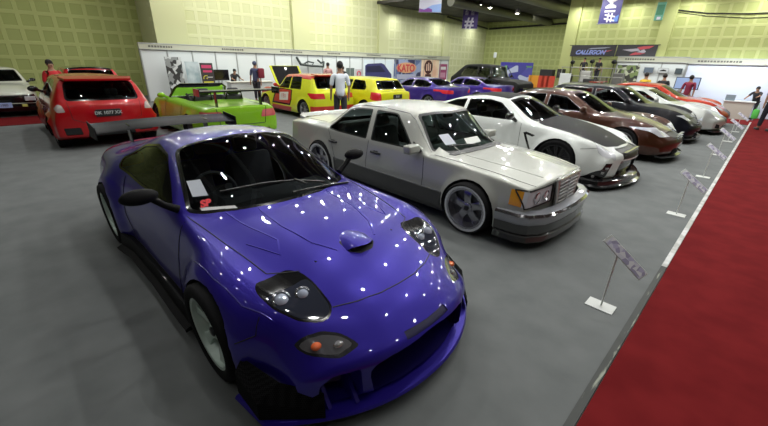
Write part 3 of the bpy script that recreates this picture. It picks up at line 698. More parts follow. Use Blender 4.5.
def gfront(c,root,hw,lamp,m_lamp,grille=None,m_gr=None,intake=None,fx=.2):
    for sd in (1,-1):
        if lamp: c.mark('headlight',round_poly(lamp,.015,2),'front',m_lamp,lambda p,n:p.x>fx and n.x>.08,sides=(sd,),offset=.003)
    if grille: c.mark('grille',round_poly(grille,.02,2),'front',m_gr,lambda p,n:p.x>fx,offset=-.01)
    if intake: c.mark('lower_intake',round_poly(intake,.02,2),'front',mat('intake_dark',(.003,.003,.006),.7),lambda p,n:p.x>fx,pocket=(Vector((-.08,0,0)),mat('gloss_black',(.006,.006,.007),.15,0,.6)))
def gmirror(root,x,y,z,m,s=1):
    for sd in (1,-1):
        mb=MB(); mb.ball((x,(y+.11)*sd,z+.05),.1*s,(.65,1.1,.75),12); mb.tube([(x+.03,(y-.05)*sd,z-.02),(x,(y+.05)*sd,z+.03)],.03,6); mb.link('wing_mirror',m,root,ang=60)
def ghandle(c,root,xs,z,m):
    for sd in (1,-1):
        for x in xs:
            h,nn=c.surf('side',x,z,sd)
            if h is not None:
                mb=MB(); mb.box(x-.09,x+.09,h.y-.01*sd,h.y+.022*sd,z-.013,z+.013,.006); mb.link('door_handle',m,root)
def gcabin(root,x0,x1,hw,z=.78,m=None,rows=((-1.5,),),sx=-1.4,bench=True):
    D=m or mat('interior_dark',(.02,.02,.022),.7); mb=MB(); mb.box(x0,x1,-hw+.14,hw-.14,.2,.34); mb.link('cabin_floor',D,root)
    mb=MB(); mb.box(x1-.5,x1-.02,-hw+.18,hw-.18,.45,z-.06,.05,seg=2); mb.link('dashboard',D,root)
    s_=mat('seat_cloth',(.035,.035,.04),.9)
    for y in (.35,-.35): seat(root,sx,y,.32,s_,h=.5)
    if bench: mb=MB(); mb.box(sx-1.0,sx-.55,-.55,.55,.3,.48,.05,seg=2); mb.box(sx-1.1,sx-.95,-.55,.55,.4,.86,.05,seg=2); mb.link('rear_bench',s_,root)
def plate(root,x,y,z,txt,mp,mt,ry=0,face=1,w=.21):
    mb=MB(); M=Matrix.Translation((x,y,z))@Matrix.Rotation(ry,4,'Y'); mb.box(-.005,.005,-w,w,-.07,.07,.004,M); p=mb.link('license_plate',mp,root)
    # text in the yz plane facing face*x
    R=Matrix(((0,0,face,0),(face,0,0,0),(0,1,0,0),(0,0,0,1)))
    text_obj(txt,.085,mt,p,Matrix.Translation((x,y,z))@Matrix.Rotation(ry,4,'Y')@Matrix.Translation((.006*face,0,0))@R,.002,font_off=.002)
LAMP=lambda: mat('headlamp_glass',(.66,.68,.72),.18,.2,1)
SIL=lambda: mat('bright_trim',(.6,.6,.62),.15,.9)
def white_gt(loc,rz):
    root=empty('sports_coupe',loc,rz,'white widebody coupe with black carbon hood and black front lip','car')
    hw=.95
    c,sp=gbody(root,fo=.93,wb=2.78,ro=.95,hw=hw,cowl=(-.40,.92),head=(-1.25,1.27),rr=(-2.05,1.24),rb=(-3.1,.96),tail=.93,nose=.62,belt=.86,rw=.56,crown=.05,bowf=.28,wr=.34,hoodz=.84,flare=.04,nosez=.52,N=80,archg=.03,fender=.80,shoulder=.90)
    P=paint('pearl_white',(.66,.69,.67),.05,.3); cf=carbon(); bk=mat('gloss_black',(.006,.006,.007),.15,0,.6); G=glass('tinted_glass',(.30,.32,.34)); T=mat('rubber_trim',(.01,.01,.011),.4)
    c.window('windshield',[(-.70,.90),(.70,.90),(.52,1.20),(.2,1.235),(-.2,1.235),(-.52,1.20)],'front',G,bk,.025,.04,lambda p,n:-1.35<p.x<-.34 and n.x>.2 and n.z>.2)
    f=lambda p,n:p.z>.82 and abs(n.y)>.25
    c.window('side_window',[(-.78,.885),(-1.25,1.15),(-1.5,1.19),(-1.95,1.17),(-1.90,.885)],'side',G,bk,.016,.02,f)
    c.window('quarter_window',[(-1.97,.885),(-2.02,1.165),(-2.3,1.12),(-2.68,.94),(-2.5,.89)],'side',G,bk,.014,.02,f)
    c.window('rear_window',[(-.6,.97),(.6,.97),(.5,1.2),(-.5,1.2)],'front',G,bk,.02,.04,lambda p,n:p.x<-2. and n.x<-.1)
    c.mark('roof_panel',round_poly([(-1.18,-.50),(-1.18,.50),(-2.1,.50),(-2.1,-.50)],.06,3),'top',cf,lambda p,n:p.z>1.1,sides=(0,),offset=.001,label='black carbon roof')
    c.mark('hood',round_poly([(-.48,-.68),(-.34,-.72),(.1,-.66),(.62,-.50),(.72,-.25),(.74,.25),(.62,.50),(.1,.66),(-.34,.72),(-.48,.68)],.05,3),'top',cf,lambda p,n:p.z>.5 and p.z<.935 and n.z>.5,sides=(0,),offset=.002,label='black carbon hood')
    gfront(c,root,hw,None,LAMP(),[(-.47,.461),(.47,.461),(.46,.57),(.40,.60),(-.40,.60),(-.46,.57)],mat('grille_black',(.02,.02,.022),.35,.4),[(-.60,.15),(.60,.15),(.50,.44),(-.50,.44)],fx=.1)
    for sd in (1,-1): c.mark('headlight',round_poly([(.47,.755),(.58,.655),(.78,.60),(.85,.655),(.74,.765),(.60,.81)],.02,2),'top',LAMP(),lambda p,n:p.z>.4,sides=(sd,),offset=.003)
    for sd in (1,-1): c.mark('bumper_duct',[(.68,.42),(.80,.42),(.93,.15),(.80,.15)],'front',bk,lambda p,n:p.x>.1,sides=(sd,),offset=-.004)
    c.mark('fender_vent',[(-.42,.45),(-.46,.45),(-.62,.72),(-.58,.73)],'side',bk,lambda p,n:abs(p.y)>.5); c.mark('fender_vent',[(-.40,.70),(-.58,.74),(-.58,.70),(-.44,.67)],'side',bk,lambda p,n:abs(p.y)>.5)
    c.arches(.45,True,root)
    S=mat('shut_line_grey',(.03,.03,.03),.6)
    c.line('door_gap',[(-.70,.86),(-.66,.5),(-.72,.25),(-1.9,.25),(-2.05,.5),(-2.02,.88)],'side',S,root,.004); c.line('fender_gap',[(.36,.60),(.60,.64)],'side',S,root,.004)
    path=[(.30,-.99),(.52,-.975)]+[(c.warp(1.0,-.93+1.86*k/14),-.93+1.86*k/14) for k in range(15)]+[(.52,.975),(.30,.99)]
    mb=MB(); mb.sweep(path,[(-.3,.05),(.06,.05),(.08,.075),(.03,.09),(.02,.15),(-.02,.17),(-.3,.17)]); mb.link('front_lip',bk,root,ang=30,label='glossy black front lip')
    for sd in (1,-1):
        path=[(-.4,.97*sd),(-1.2,.96*sd),(-2.4,.97*sd)]; path=path[::-1] if sd<0 else path
        mb=MB(); mb.sweep(path,[(-.1,.08),(.04,.08),(.04,.10),(-.02,.13),(-.02,.2),(-.1,.2)]); mb.link('side_skirt',bk,root,ang=30)
        for i in range(3):
            h,nn=c.surf('front',(.86-.045*i)*sd,.20+.07*i)
            if h is not None: mb=MB(); mb.box(h.x-.02,h.x+.012,(.82-.045*i)*sd,(.90-.045*i)*sd,.19+.07*i,.215+.07*i); mb.link('duct_slat',mat('slat_grey',(.2,.2,.2),.4),root)
    mb=MB()
    for i in range(4): mb.box(.86,.905,-.40,.40,.43+.04*i,.44+.04*i)
    mb.link('grille_bars',SIL(),root)
    for sd in (1,-1):
        h,nn=c.surf('top',-.78,.80*sd)
        mb=MB(); mb.ball((-.86,1.0*sd,.98),.1,(.6,1.2,.72),12); mb.tube([(-.82,.82*sd,.88),(-.85,.92*sd,.93)],.03,6); mb.link('wing_mirror',bk,root,ang=60)
    ghandle(c,root,(-1.8,),.76,T); gcabin(root,-2.9,-.5,hw)
    c.build(root,P); add_wheels(root,sp,'mesh',mat('wheel_black',(.025,.025,.027),.3,.5,.5),.27,10,.05,camber=.04,label='black mesh wheel')
    return root
def brown_sedan(loc,rz):
    root=empty('sedan',loc,rz,'dark copper brown four-door saloon with gold-tinted sheen and angular headlights','car'); hw=.90
    c,sp=gbody(root,fo=.90,wb=2.85,ro=1.0,hw=hw,cowl=(-.42,.90),head=(-1.35,1.28),rr=(-2.3,1.27),rb=(-3.15,1.0),tail=.98,nose=.62,belt=.84,rw=.58,hoodz=.83,bowf=.26,wr=.32)
    P=paint('copper_brown',(.045,.012,.004),.3,.3); G=glass('tinted_glass',(.30,.32,.34)); bk=mat('gloss_black',(.006,.006,.007),.15,0,.6)
    c.window('windshield',[(-.68,.885),(.68,.885),(.53,1.215),(.2,1.245),(-.2,1.245),(-.53,1.215)],'front',G,bk,.022,.04,lambda p,n:-1.45<p.x<-.36 and n.x>.2 and n.z>.2)
    f=lambda p,n:p.z>.82 and abs(n.y)>.25
    c.window('front_side_window',[(-.85,.865),(-1.35,1.16),(-1.75,1.195),(-1.72,.87)],'side',G,SIL(),.014,.02,f)
    c.window('rear_side_window',[(-1.80,.87),(-1.83,1.195),(-2.3,1.185),(-2.75,1.02),(-2.72,.93),(-2.5,.88)],'side',G,SIL(),.014,.02,f)
    c.window('rear_window',[(-.6,1.0),(.6,1.0),(.52,1.23),(-.52,1.23)],'front',G,bk,.02,.04,lambda p,n:p.x<-2.2 and n.x<-.1)
    gfront(c,root,hw,[(.42,.52),(.74,.53),(.87,.68),(.76,.71),(.44,.62)],LAMP(),[(-.30,.40),(.30,.40),(.38,.56),(.30,.60),(-.30,.60),(-.38,.56)],mat('grille_black',(.02,.02,.022),.35,.4),[(-.5,.18),(.5,.18),(.42,.30),(-.42,.30)],fx=.1)
    c.arches(.45,True,root); S=mat('shut_line',(.002,.002,.003),.6)
    c.line('door_gap',[(-.72,.84),(-.70,.5),(-.74,.22)],'side',S,root,.004); c.line('door_gap',[(-1.77,.86),(-1.78,.5),(-1.80,.22)],'side',S,root,.004); c.line('hood_gap',[(-.6,.72),(0,.66),(.5,.56),(.68,.4),(.72,0)],'top',S,root,.004)
    mb=MB()
    for i in range(4): mb.box(.85,.895,-.30,.30,.42+.045*i,.432+.045*i)
    mb.link('grille_bars',SIL(),root)
    mb=MB(); mb.sweep([(c.warp(.95,-.8+1.6*k/10),-.8+1.6*k/10) for k in range(11)],[(-.1,.13),(.03,.13),(.03,.15),(-.1,.17)]); mb.link('front_lip',bk,root)
    for sd in (1,-1):
        mb=MB(); mb.sweep([(.60,.70*sd),(.70,.60*sd)][::sd],[(-.03,.30),(.03,.29),(.03,.33),(-.03,.34)]); mb.link('fog_lamp',SIL(),root)
    gmirror(root,-.85,.82,.88,P); ghandle(c,root,(-1.62,-2.6),.76,P); gcabin(root,-2.9,-.5,hw)
    c.build(root,P); add_wheels(root,sp,'thin',mat('wheel_silver',(.4,.4,.42),.3,.8,.3),.25,7,.03,simple=True); return root
def black_mpv(loc,rz):
    root=empty('car',loc,rz,'glossy black tall car with chrome grille between brown and silver cars','car'); hw=.88
    c,sp=gbody(root,fo=.90,wb=2.7,ro=.85,hw=hw,cowl=(-.30,.93),head=(-1.15,1.33),rr=(-2.7,1.32),rb=(-3.3,1.0),tail=.98,nose=.66,belt=.88,rw=.60,hoodz=.86,bowf=.22,wr=.32)
    P=mat('black_paint',(.005,.006,.010),.35,0,.45,spec=.1,coat_rough=.02); G=glass('tinted_glass',(.30,.32,.34)); bk=mat('gloss_black',(.006,.006,.007),.15,0,.6)
    c.window('windshield',[(-.68,.915),(.68,.915),(.55,1.26),(.2,1.29),(-.2,1.29),(-.55,1.26)],'front',G,bk,.022,.04,lambda p,n:-1.25<p.x<-.26 and n.x>.2 and n.z>.2)
    f=lambda p,n:p.z>.86 and abs(n.y)>.25
    c.window('front_side_window',[(-.72,.905),(-1.2,1.22),(-1.65,1.25),(-1.62,.91)],'side',G,SIL(),.014,.02,f)
    c.window('rear_side_window',[(-1.70,.91),(-1.73,1.25),(-2.5,1.24),(-2.9,1.06),(-2.85,.94)],'side',G,SIL(),.014,.02,f)
    gfront(c,root,hw,[(.42,.56),(.70,.60),(.80,.70),(.72,.72),(.44,.64)],LAMP(),[(-.34,.42),(.34,.42),(.40,.62),(-.40,.62)],mat('grille_black',(.02,.02,.022),.35,.4),[(-.5,.18),(.5,.18),(.42,.32),(-.42,.32)],fx=.1)
    c.arches(.45,True,root)
    mb=MB()
    for i in range(4): mb.box(.85,.90,-.34,.34,.44+.05*i,.455+.05*i)
    mb.link('grille_bars',SIL(),root)
    for sd in (1,-1): mb=MB(); mb.ball((.70,.60*sd,.30),.06,(.5,1,1),10); mb.link('fog_lamp',LAMP(),root)
    mb=MB(); mb.sweep([(c.warp(.95,-.8+1.6*k/10),-.8+1.6*k/10) for k in range(11)],[(-.1,.13),(.03,.13),(.03,.16),(-.1,.17)]); mb.link('front_lip',bk,root)
    gmirror(root,-.72,.80,.92,P); ghandle(c,root,(-1.5,-2.5),.8,SIL()); gcabin(root,-2.9,-.5,hw)
    c.build(root,P); add_wheels(root,sp,'thin',mat('wheel_silver',(.4,.4,.42),.3,.8,.3),.25,7,.03,simple=True); return root
def silver_coupe(loc,rz):
    root=empty('coupe',loc,rz,'low silver-white coupe with slim headlights between black and orange-red cars','car'); hw=.90
    c,sp=gbody(root,fo=.92,wb=2.65,ro=.95,hw=hw,cowl=(-.35,.88),head=(-1.3,1.23),rr=(-2.1,1.21),rb=(-3.1,.95),tail=.93,nose=.58,belt=.82,rw=.56,hoodz=.80,bowf=.28,wr=.32)
    P=paint('silver_paint',(.52,.54,.52),.4,.3); G=glass('tinted_glass',(.30,.32,.34)); bk=mat('gloss_black',(.006,.006,.007),.15,0,.6)
    c.window('windshield',[(-.68,.87),(.68,.87),(.52,1.165),(.2,1.19),(-.2,1.19),(-.52,1.165)],'front',G,bk,.022,.04,lambda p,n:-1.4<p.x<-.3 and n.x>.2 and n.z>.2)
    c.window('side_window',[(-.78,.845),(-1.3,1.12),(-1.9,1.14),(-2.5,1.0),(-2.5,.86)],'side',G,bk,.014,.02,lambda p,n:p.z>.8 and abs(n.y)>.25)
    gfront(c,root,hw,[(.42,.50),(.68,.54),(.82,.64),(.72,.66),(.44,.57)],LAMP(),[(-.26,.38),(.26,.38),(.32,.52),(-.32,.52)],mat('grille_black',(.02,.02,.022),.35,.4),[(-.44,.17),(.44,.17),(.38,.29),(-.38,.29)],fx=.1)
    for sd in (1,-1): c.mark('bumper_duct',[(.50,.19),(.72,.22),(.70,.34),(.52,.30)],'front',mat('intake_dark',(.003,.003,.006),.7),lambda p,n:p.x>.1,sides=(sd,),offset=-.01)
    c.arches(.45,True,root)
    mb=MB(); mb.sweep([(c.warp(.95,-.8+1.6*k/10),-.8+1.6*k/10) for k in range(11)],[(-.1,.10),(.05,.10),(.05,.12),(-.1,.16)]); mb.link('front_lip',bk,root)
    gmirror(root,-.82,.82,.86,P); gcabin(root,-2.9,-.5,hw)
    c.build(root,P); add_wheels(root,sp,'thin',mat('wheel_dark',(.06,.06,.065),.3,.6,.3),.25,7,.03,simple=True); return root
def red_coupe(loc,rz):
    root=empty('coupe',loc,rz,'orange-red coupe parked last in the front row by the bright booth','car'); hw=.90
    c,sp=gbody(root,fo=.92,wb=2.7,ro=1.0,hw=hw,cowl=(-.35,.92),head=(-1.3,1.30),rr=(-2.4,1.28),rb=(-3.2,1.05),tail=1.02,nose=.64,belt=.86,rw=.57,hoodz=.86,bowf=.26,wr=.32)
    P=paint('orange_red',(.42,.028,.008),.3,.3); G=glass('tinted_glass',(.30,.32,.34)); bk=mat('gloss_black',(.006,.006,.007),.15,0,.6)
    c.window('windshield',[(-.68,.91),(.68,.91),(.52,1.235),(.2,1.26),(-.2,1.26),(-.52,1.235)],'front',G,bk,.022,.04,lambda p,n:-1.4<p.x<-.3 and n.x>.2 and n.z>.2)
    c.window('side_window',[(-.78,.885),(-1.3,1.18),(-2.2,1.21),(-2.7,1.08),(-2.6,.90)],'side',G,bk,.014,.02,lambda p,n:p.z>.84 and abs(n.y)>.25)
    gfront(c,root,hw,[(.42,.54),(.70,.58),(.82,.68),(.72,.70),(.44,.61)],LAMP(),[(-.3,.36),(.3,.36),(.4,.58),(-.4,.58)],mat('grille_black',(.02,.02,.022),.35,.4),[(-.5,.18),(.5,.18),(.42,.30),(-.42,.30)],fx=.1)
    c.arches(.45,True,root); gmirror(root,-.82,.82,.90,P); gcabin(root,-2.9,-.5,hw)
    c.build(root,P); add_wheels(root,sp,'thin',mat('wheel_dark',(.06,.06,.065),.3,.6,.3),.25,7,.03,simple=True)
    mb=MB(); mb.box(-3.6,-3.3,-.7,.7,1.22,1.25,.01); mb.box(-3.5,-3.42,-.5,-.46,1.0,1.23); mb.box(-3.5,-3.42,.46,.5,1.0,1.23); mb.link('rear_wing',P,root); return root
TL=lambda: mat('tail_red',(.2,.01,.01),.1,0,1)
def red_hatch(loc,rz):
    root=empty('hatchback',loc,rz,'bright red widebody hatchback seen from behind with dark rear window','car'); hw=.90
    c,sp=gbody(root,fo=.82,wb=2.5,ro=.62,hw=hw,cowl=(-.10,.95),head=(-.95,1.36),rr=(-2.75,1.36),rb=(-3.02,.98),tail=.88,nose=.70,belt=.88,rw=.60,hoodz=.88,bowf=.25,bowr=.10,wr=.31,flare=.06,crown=.04,gw=.74)
    P=paint('bright_red',(.46,.004,.008),.1,.3); G=glass('tinted_glass',(.30,.32,.34)); G2=glass('clear_tint',(.62,.72,.68)); bk=mat('gloss_black',(.006,.006,.007),.15,0,.6)
    c.window('windshield',[(-.66,.96),(.66,.96),(.55,1.29),(-.55,1.29)],'front',G2,bk,.022,.04,lambda p,n:-1.1<p.x<-.06 and n.x>.2 and n.z>.2)
    f=lambda p,n:p.z>.85 and abs(n.y)>.25
    c.window('front_side_window',[(-.50,.92),(-1.0,1.25),(-1.5,1.29),(-1.5,.92)],'side',G2,bk,.014,.02,f); c.window('rear_side_window',[(-1.57,.92),(-1.57,1.29),(-2.2,1.28),(-2.4,1.2),(-2.45,.95)],'side',G2,bk,.014,.02,f)
    c.window('rear_window',[(-.62,.93),(.62,.93),(.56,1.28),(-.56,1.28)],'front',G,bk,.03,.07,lambda p,n:p.x<-2.5 and n.x<-.1)
    for sd in (1,-1):
        c.mark('taillight',round_poly([(.66,.74),(.78,.73),(.81,.80),(.74,.88),(.69,.86)],.02,2),'front',mat('tail_clear',(.60,.50,.48),.1,.2,1),lambda p,n:p.x<-2.6,sides=(sd,),offset=.004)
        c.mark('rear_vent',round_poly([(.48,.30),(.74,.30),(.76,.44),(.50,.44)],.02,2),'front',bk,lambda p,n:p.x<-2.6,sides=(sd,),offset=-.01)
    c.mark('diffuser',[(-.42,.18),(.42,.18),(.38,.42),(-.38,.42)],'front',bk,lambda p,n:p.x<-2.6,offset=-.01)
    c.arches(.45,True,root); S=mat('shut_line',(.002,.002,.003),.6)
    c.line('tailgate_gap',[(-.60,.92),(-.58,.60),(-.35,.50),(.35,.50),(.58,.60),(.60,.92)],'rear',S,root,.004,sides=(1,))
    c.line('door_gap',[(-1.53,.9),(-1.54,.5),(-1.5,.25)],'side',S,root,.004); c.line('door_gap',[(-.42,.9),(-.42,.3)],'side',S,root,.004)
    mb=MB(); mb.poly([(-2.72,-.60,1.33),(-2.72,.60,1.33),(-3.02,.54,1.30),(-3.02,-.54,1.30)],(0,0,.035)); mb.link('roof_spoiler',P,root)
    plate(root,-3.17,0,.70,'DK 1077 XX',mat('plate_black',(.015,.015,.015),.4),mat('plate_text',(.5,.5,.5),.5),0,-1)
    gmirror(root,-.45,.80,.95,bk,.9); gcabin(root,-2.7,-.4,hw,sx=-1.3)
    c.build(root,P); add_wheels(root,sp,'thin',mat('wheel_white',(.6,.62,.6),.3,.2,.3),.24,7,.03,simple=True); return root
def purple_sedan(loc,rz,label,fl=0):
    root=empty('sedan',loc,rz,label,'car','purple saloons in the back row'); hw=.88
    c,sp=gbody(root,fo=.80,wb=2.75,ro=1.0,hw=hw,cowl=(-.55,.93),head=(-1.35,1.33),rr=(-2.35,1.31),rb=(-3.15,1.02),tail=1.0,nose=.66,belt=.88,rw=.57,hoodz=.86,wr=.31)
    P=paint('deep_purple',(.030,.010,.20),.3,.3); G=glass('dark_tint',(.34,.38,.37)); bk=mat('gloss_black',(.006,.006,.007),.15,0,.6)
    f=lambda p,n:p.z>.86 and abs(n.y)>.25
    c.window('windshield',[(-.66,.94),(.66,.94),(.53,1.27),(-.53,1.27)],'front',G,bk,.022,.04,lambda p,n:-1.45<p.x<-.5 and n.x>.2 and n.z>.2)
    c.window('front_side_window',[(-.95,.91),(-1.35,1.21),(-1.75,1.25),(-1.72,.915)],'side',G,SIL(),.012,.02,f); c.window('rear_side_window',[(-1.79,.915),(-1.82,1.25),(-2.3,1.23),(-2.75,1.08),(-2.68,.94)],'side',G,SIL(),.012,.02,f)
    c.window('rear_window',[(-.6,1.03),(.6,1.03),(.52,1.27),(-.52,1.27)],'front',G,bk,.02,.04,lambda p,n:p.x<-2.2 and n.x<-.1)
    for sd in (1,-1): c.mark('taillight',round_poly([(.50,.72),(.84,.72),(.84,.88),(.52,.86)],.02,2),'front',mat('tail_bright',(.55,.02,.03),.12,0,1),lambda p,n:p.x<-3.,sides=(sd,),offset=.004)
    c.arches(.45,True,root); ghandle(c,root,(-1.6,-2.6),.8,P); gmirror(root,-.95,.80,.92,P,.8); gcabin(root,-2.9,-.6,hw)
    c.build(root,P); add_wheels(root,sp,'thin',mat('wheel_silver',(.4,.4,.42),.3,.8,.3),.24,7,.03,simple=True); return root
def yellow_hatch(loc,rz):
    root=empty('hatchback',loc,rz,'plain yellow hatchback with black rear window beyond the man in white','car'); hw=.84
    c,sp=gbody(root,fo=.75,wb=2.57,ro=.70,hw=hw,cowl=(-.45,.92),head=(-1.1,1.27),rr=(-2.7,1.27),rb=(-3.1,.90),tail=.88,nose=.66,belt=.85,rw=.57,hoodz=.84,wr=.29,crown=.04)
    P=paint('yellow_paint',(.62,.60,.01),.05,.3); G=glass('clear_tint',(.62,.72,.68)); bk=mat('gloss_black',(.006,.006,.007),.15,0,.6)
    f=lambda p,n:p.z>.83 and abs(n.y)>.25
    c.window('windshield',[(-.62,.93),(.62,.93),(.52,1.22),(-.52,1.22)],'front',G,bk,.022,.04,lambda p,n:-1.2<p.x<-.4 and n.x>.2 and n.z>.2)
    c.window('side_window',[(-.85,.88),(-1.15,1.17),(-1.75,1.2),(-1.75,.88)],'side',G,bk,.014,.02,f); c.window('quarter_window',[(-1.82,.88),(-1.82,1.2),(-2.35,1.18),(-2.55,.98),(-2.5,.90)],'side',G,bk,.014,.04,f)
    c.window('rear_window',[(-.62,.93),(.62,.93),(.54,1.20),(-.54,1.20)],'front',glass('tinted_glass',(.3,.32,.34)),bk,.03,.05,lambda p,n:p.x<-2.5 and n.x<-.1)
    for sd in (1,-1): c.mark('taillight',round_poly([(.66,.60),(.82,.60),(.82,.86),(.68,.84)],.02,2),'front',mat('tail_bright',(.55,.02,.03),.12,0,1),lambda p,n:p.x<-2.8,sides=(sd,),offset=.004)
    c.arches(.42,True,root); gmirror(root,-.85,.78,.9,P,.8); gcabin(root,-2.7,-.6,hw)
    plate(root,-3.31,0,.72,'B 21',mat('plate_black',(.015,.015,.015),.4),mat('plate_text',(.5,.5,.5),.5),0,-1)
    c.build(root,P); add_wheels(root,sp,'thin',mat('wheel_silver',(.4,.4,.42),.3,.8,.3),.22,7,.03,simple=True); return root
def livery_hatch(loc,rz):
    root=empty('hatchback',loc,rz,'red and yellow race-liveried hatchback with its black hood raised','car'); hw=.85
    c,sp=gbody(root,fo=.75,wb=2.40,ro=.62,hw=hw,cowl=(-.50,.92),head=(-1.1,1.33),rr=(-2.55,1.34),rb=(-2.92,.92),tail=.86,nose=.66,belt=.86,rw=.60,hoodz=.84,wr=.30,crown=.03,gw=.70)
    Y=paint('race_yellow',(.62,.66,.02),.05,.3); R=paint('race_red',(.50,.03,.02),.05,.3); G=glass('clear_tint',(.62,.72,.68)); bk=mat('gloss_black',(.006,.006,.007),.15,0,.6)
    # livery first, windows cut over it
    c.mark('red_roof',[(-.9,-.8),(-.9,.8),(-2.75,.8),(-2.75,-.8)],'top',R,lambda p,n:p.z>1.22,sides=(0,),label='red roof')
    c.mark('red_front_fender',[(-.1,.70),(.75,.5),(.75,.8),(-.5,.92),(-1.0,.88),(-.7,.80)],'side',R,lambda p,n:abs(p.y)>.3 and p.z<1)
    ids=c.mark('door_outline',[(-.45,.36),(-1.62,.36),(-1.72,.55),(-1.72,.86),(-.95,.88),(-.62,.72)],'side',bk,lambda p,n:p.z<.95)
    ids2=c.mark('red_door',[(-.56,.42),(-1.58,.42),(-1.66,.56),(-1.66,.84),(-1.0,.85),(-.70,.70)],'side',R,lambda p,n:p.z<.95,only=ids,label='red door with white number board')
    c.mark('number_board',[(-.95,.48),(-1.5,.52),(-1.5,.78),(-.95,.74)],'side',mat('board_white',(.7,.66,.6),.5),lambda p,n:p.z<.95,only=ids2)
    c.mark('red_side_stripe',[(-.38,.16),(-1.6,.16),(-1.7,.32),(-.45,.32)],'side',R,lambda p,n:abs(p.y)>.5)
    f=lambda p,n:p.z>.84 and abs(n.y)>.25
    c.window('windshield',[(-.62,.93),(.62,.93),(.54,1.28),(-.54,1.28)],'front',G,bk,.022,.04,lambda p,n:-1.2<p.x<-.45 and n.x>.2 and n.z>.2)
    c.window('side_window',[(-.85,.89),(-1.15,1.22),(-1.5,1.27),(-1.5,.89)],'side',G,bk,.014,.02,f); c.window('quarter_window',[(-1.57,.89),(-1.57,1.27),(-2.1,1.27),(-2.2,.90)],'side',G,bk,.014,.02,f)
    c.window('rear_window',[(-.60,.95),(.60,.95),(.56,1.28),(-.56,1.28)],'front',glass('tinted_glass',(.3,.32,.34)),bk,.03,.05,lambda p,n:p.x<-2.4 and n.x<-.1)
    for sd in (1,-1): c.mark('taillight',round_poly([(.42,.66),(.80,.66),(.80,.82),(.46,.82)],.02,2),'front',mat('tail_bright',(.55,.02,.03),.12,0,1),lambda p,n:p.x<-2.6,sides=(sd,),offset=.004)
    c.mark('red_rear_bumper',[(-.9,.2),(.9,.2),(.9,.44),(-.9,.44)],'front',R,lambda p,n:p.x<-2.75)
    c.mark('engine_bay',round_poly([(-.30,-.58),(.5,-.52),(.5,.52),(-.30,.58)],.05,2),'top',bk,lambda p,n:p.z>.6,sides=(0,),pocket=(Vector((0,0,-.18)),bk))
    c.arches(.42,True,root)
    mb=MB(); mb.poly([(-2.5,-.56,1.345),(-2.5,.56,1.345),(-2.80,.52,1.32),(-2.80,-.52,1.32)],(0,0,.03)); mb.link('roof_spoiler',R,root)
    # raised hood
    M=Matrix.Translation((-.42,0,.90))@Matrix.Rotation(-.95,4,'Y')
    mb=MB(); mb.box(0,.78,-.60,.60,0,.03,.01,M); h=mb.link('hood',Y,root,label='hood raised on its hinges')
    mb=MB(); mb.box(.02,.76,-.52,.52,-.015,.036,.005,M); mb.link('hood_lining',carbon(),h,label='black carbon hood skin')
    mb=MB()
    for k,y in enumerate((-.3,0,.3)): mb.box(-.2,.35,y-.10,y+.10,.62,.78,.03)
    mb.link('engine',mat('engine_metal',(.25,.25,.26),.35,.8),root)
    Rm=Matrix(((1,0,0,0),(0,0,-1,0),(0,1,0,0),(0,0,0,1)))
    h,nn=c.surf('side',-1.22,.63,-1)
    if h is not None: text_obj('131',.20,mat('number_red',(.5,.03,.03),.5),root,Matrix.Translation((h.x,h.y-.004,h.z))@Rm,.002)
    h,nn=c.surf('side',-1.22,.63,1)
    if h is not None: text_obj('131',.20,mat('number_red',(.5,.03,.03),.5),root,Matrix.Translation((h.x,h.y+.004,h.z))@Matrix.Rotation(PI,4,'Z')@Rm,.002)
    gmirror(root,-.85,.78,.92,R,.8); gcabin(root,-2.6,-.6,hw,bench=False)
    # roll bar
    mb=MB(); mb.tube([(-1.9,-.58,.4),(-1.9,-.52,1.2),(-1.9,.52,1.2),(-1.9,.58,.4)],.022,8); mb.link('roll_bar',mat('bar_white',(.6,.6,.6),.4),root)
    c.build(root,Y); add_wheels(root,sp,'thin',mat('wheel_silver',(.4,.4,.42),.3,.8,.3),.235,7,.04,simple=True); return root
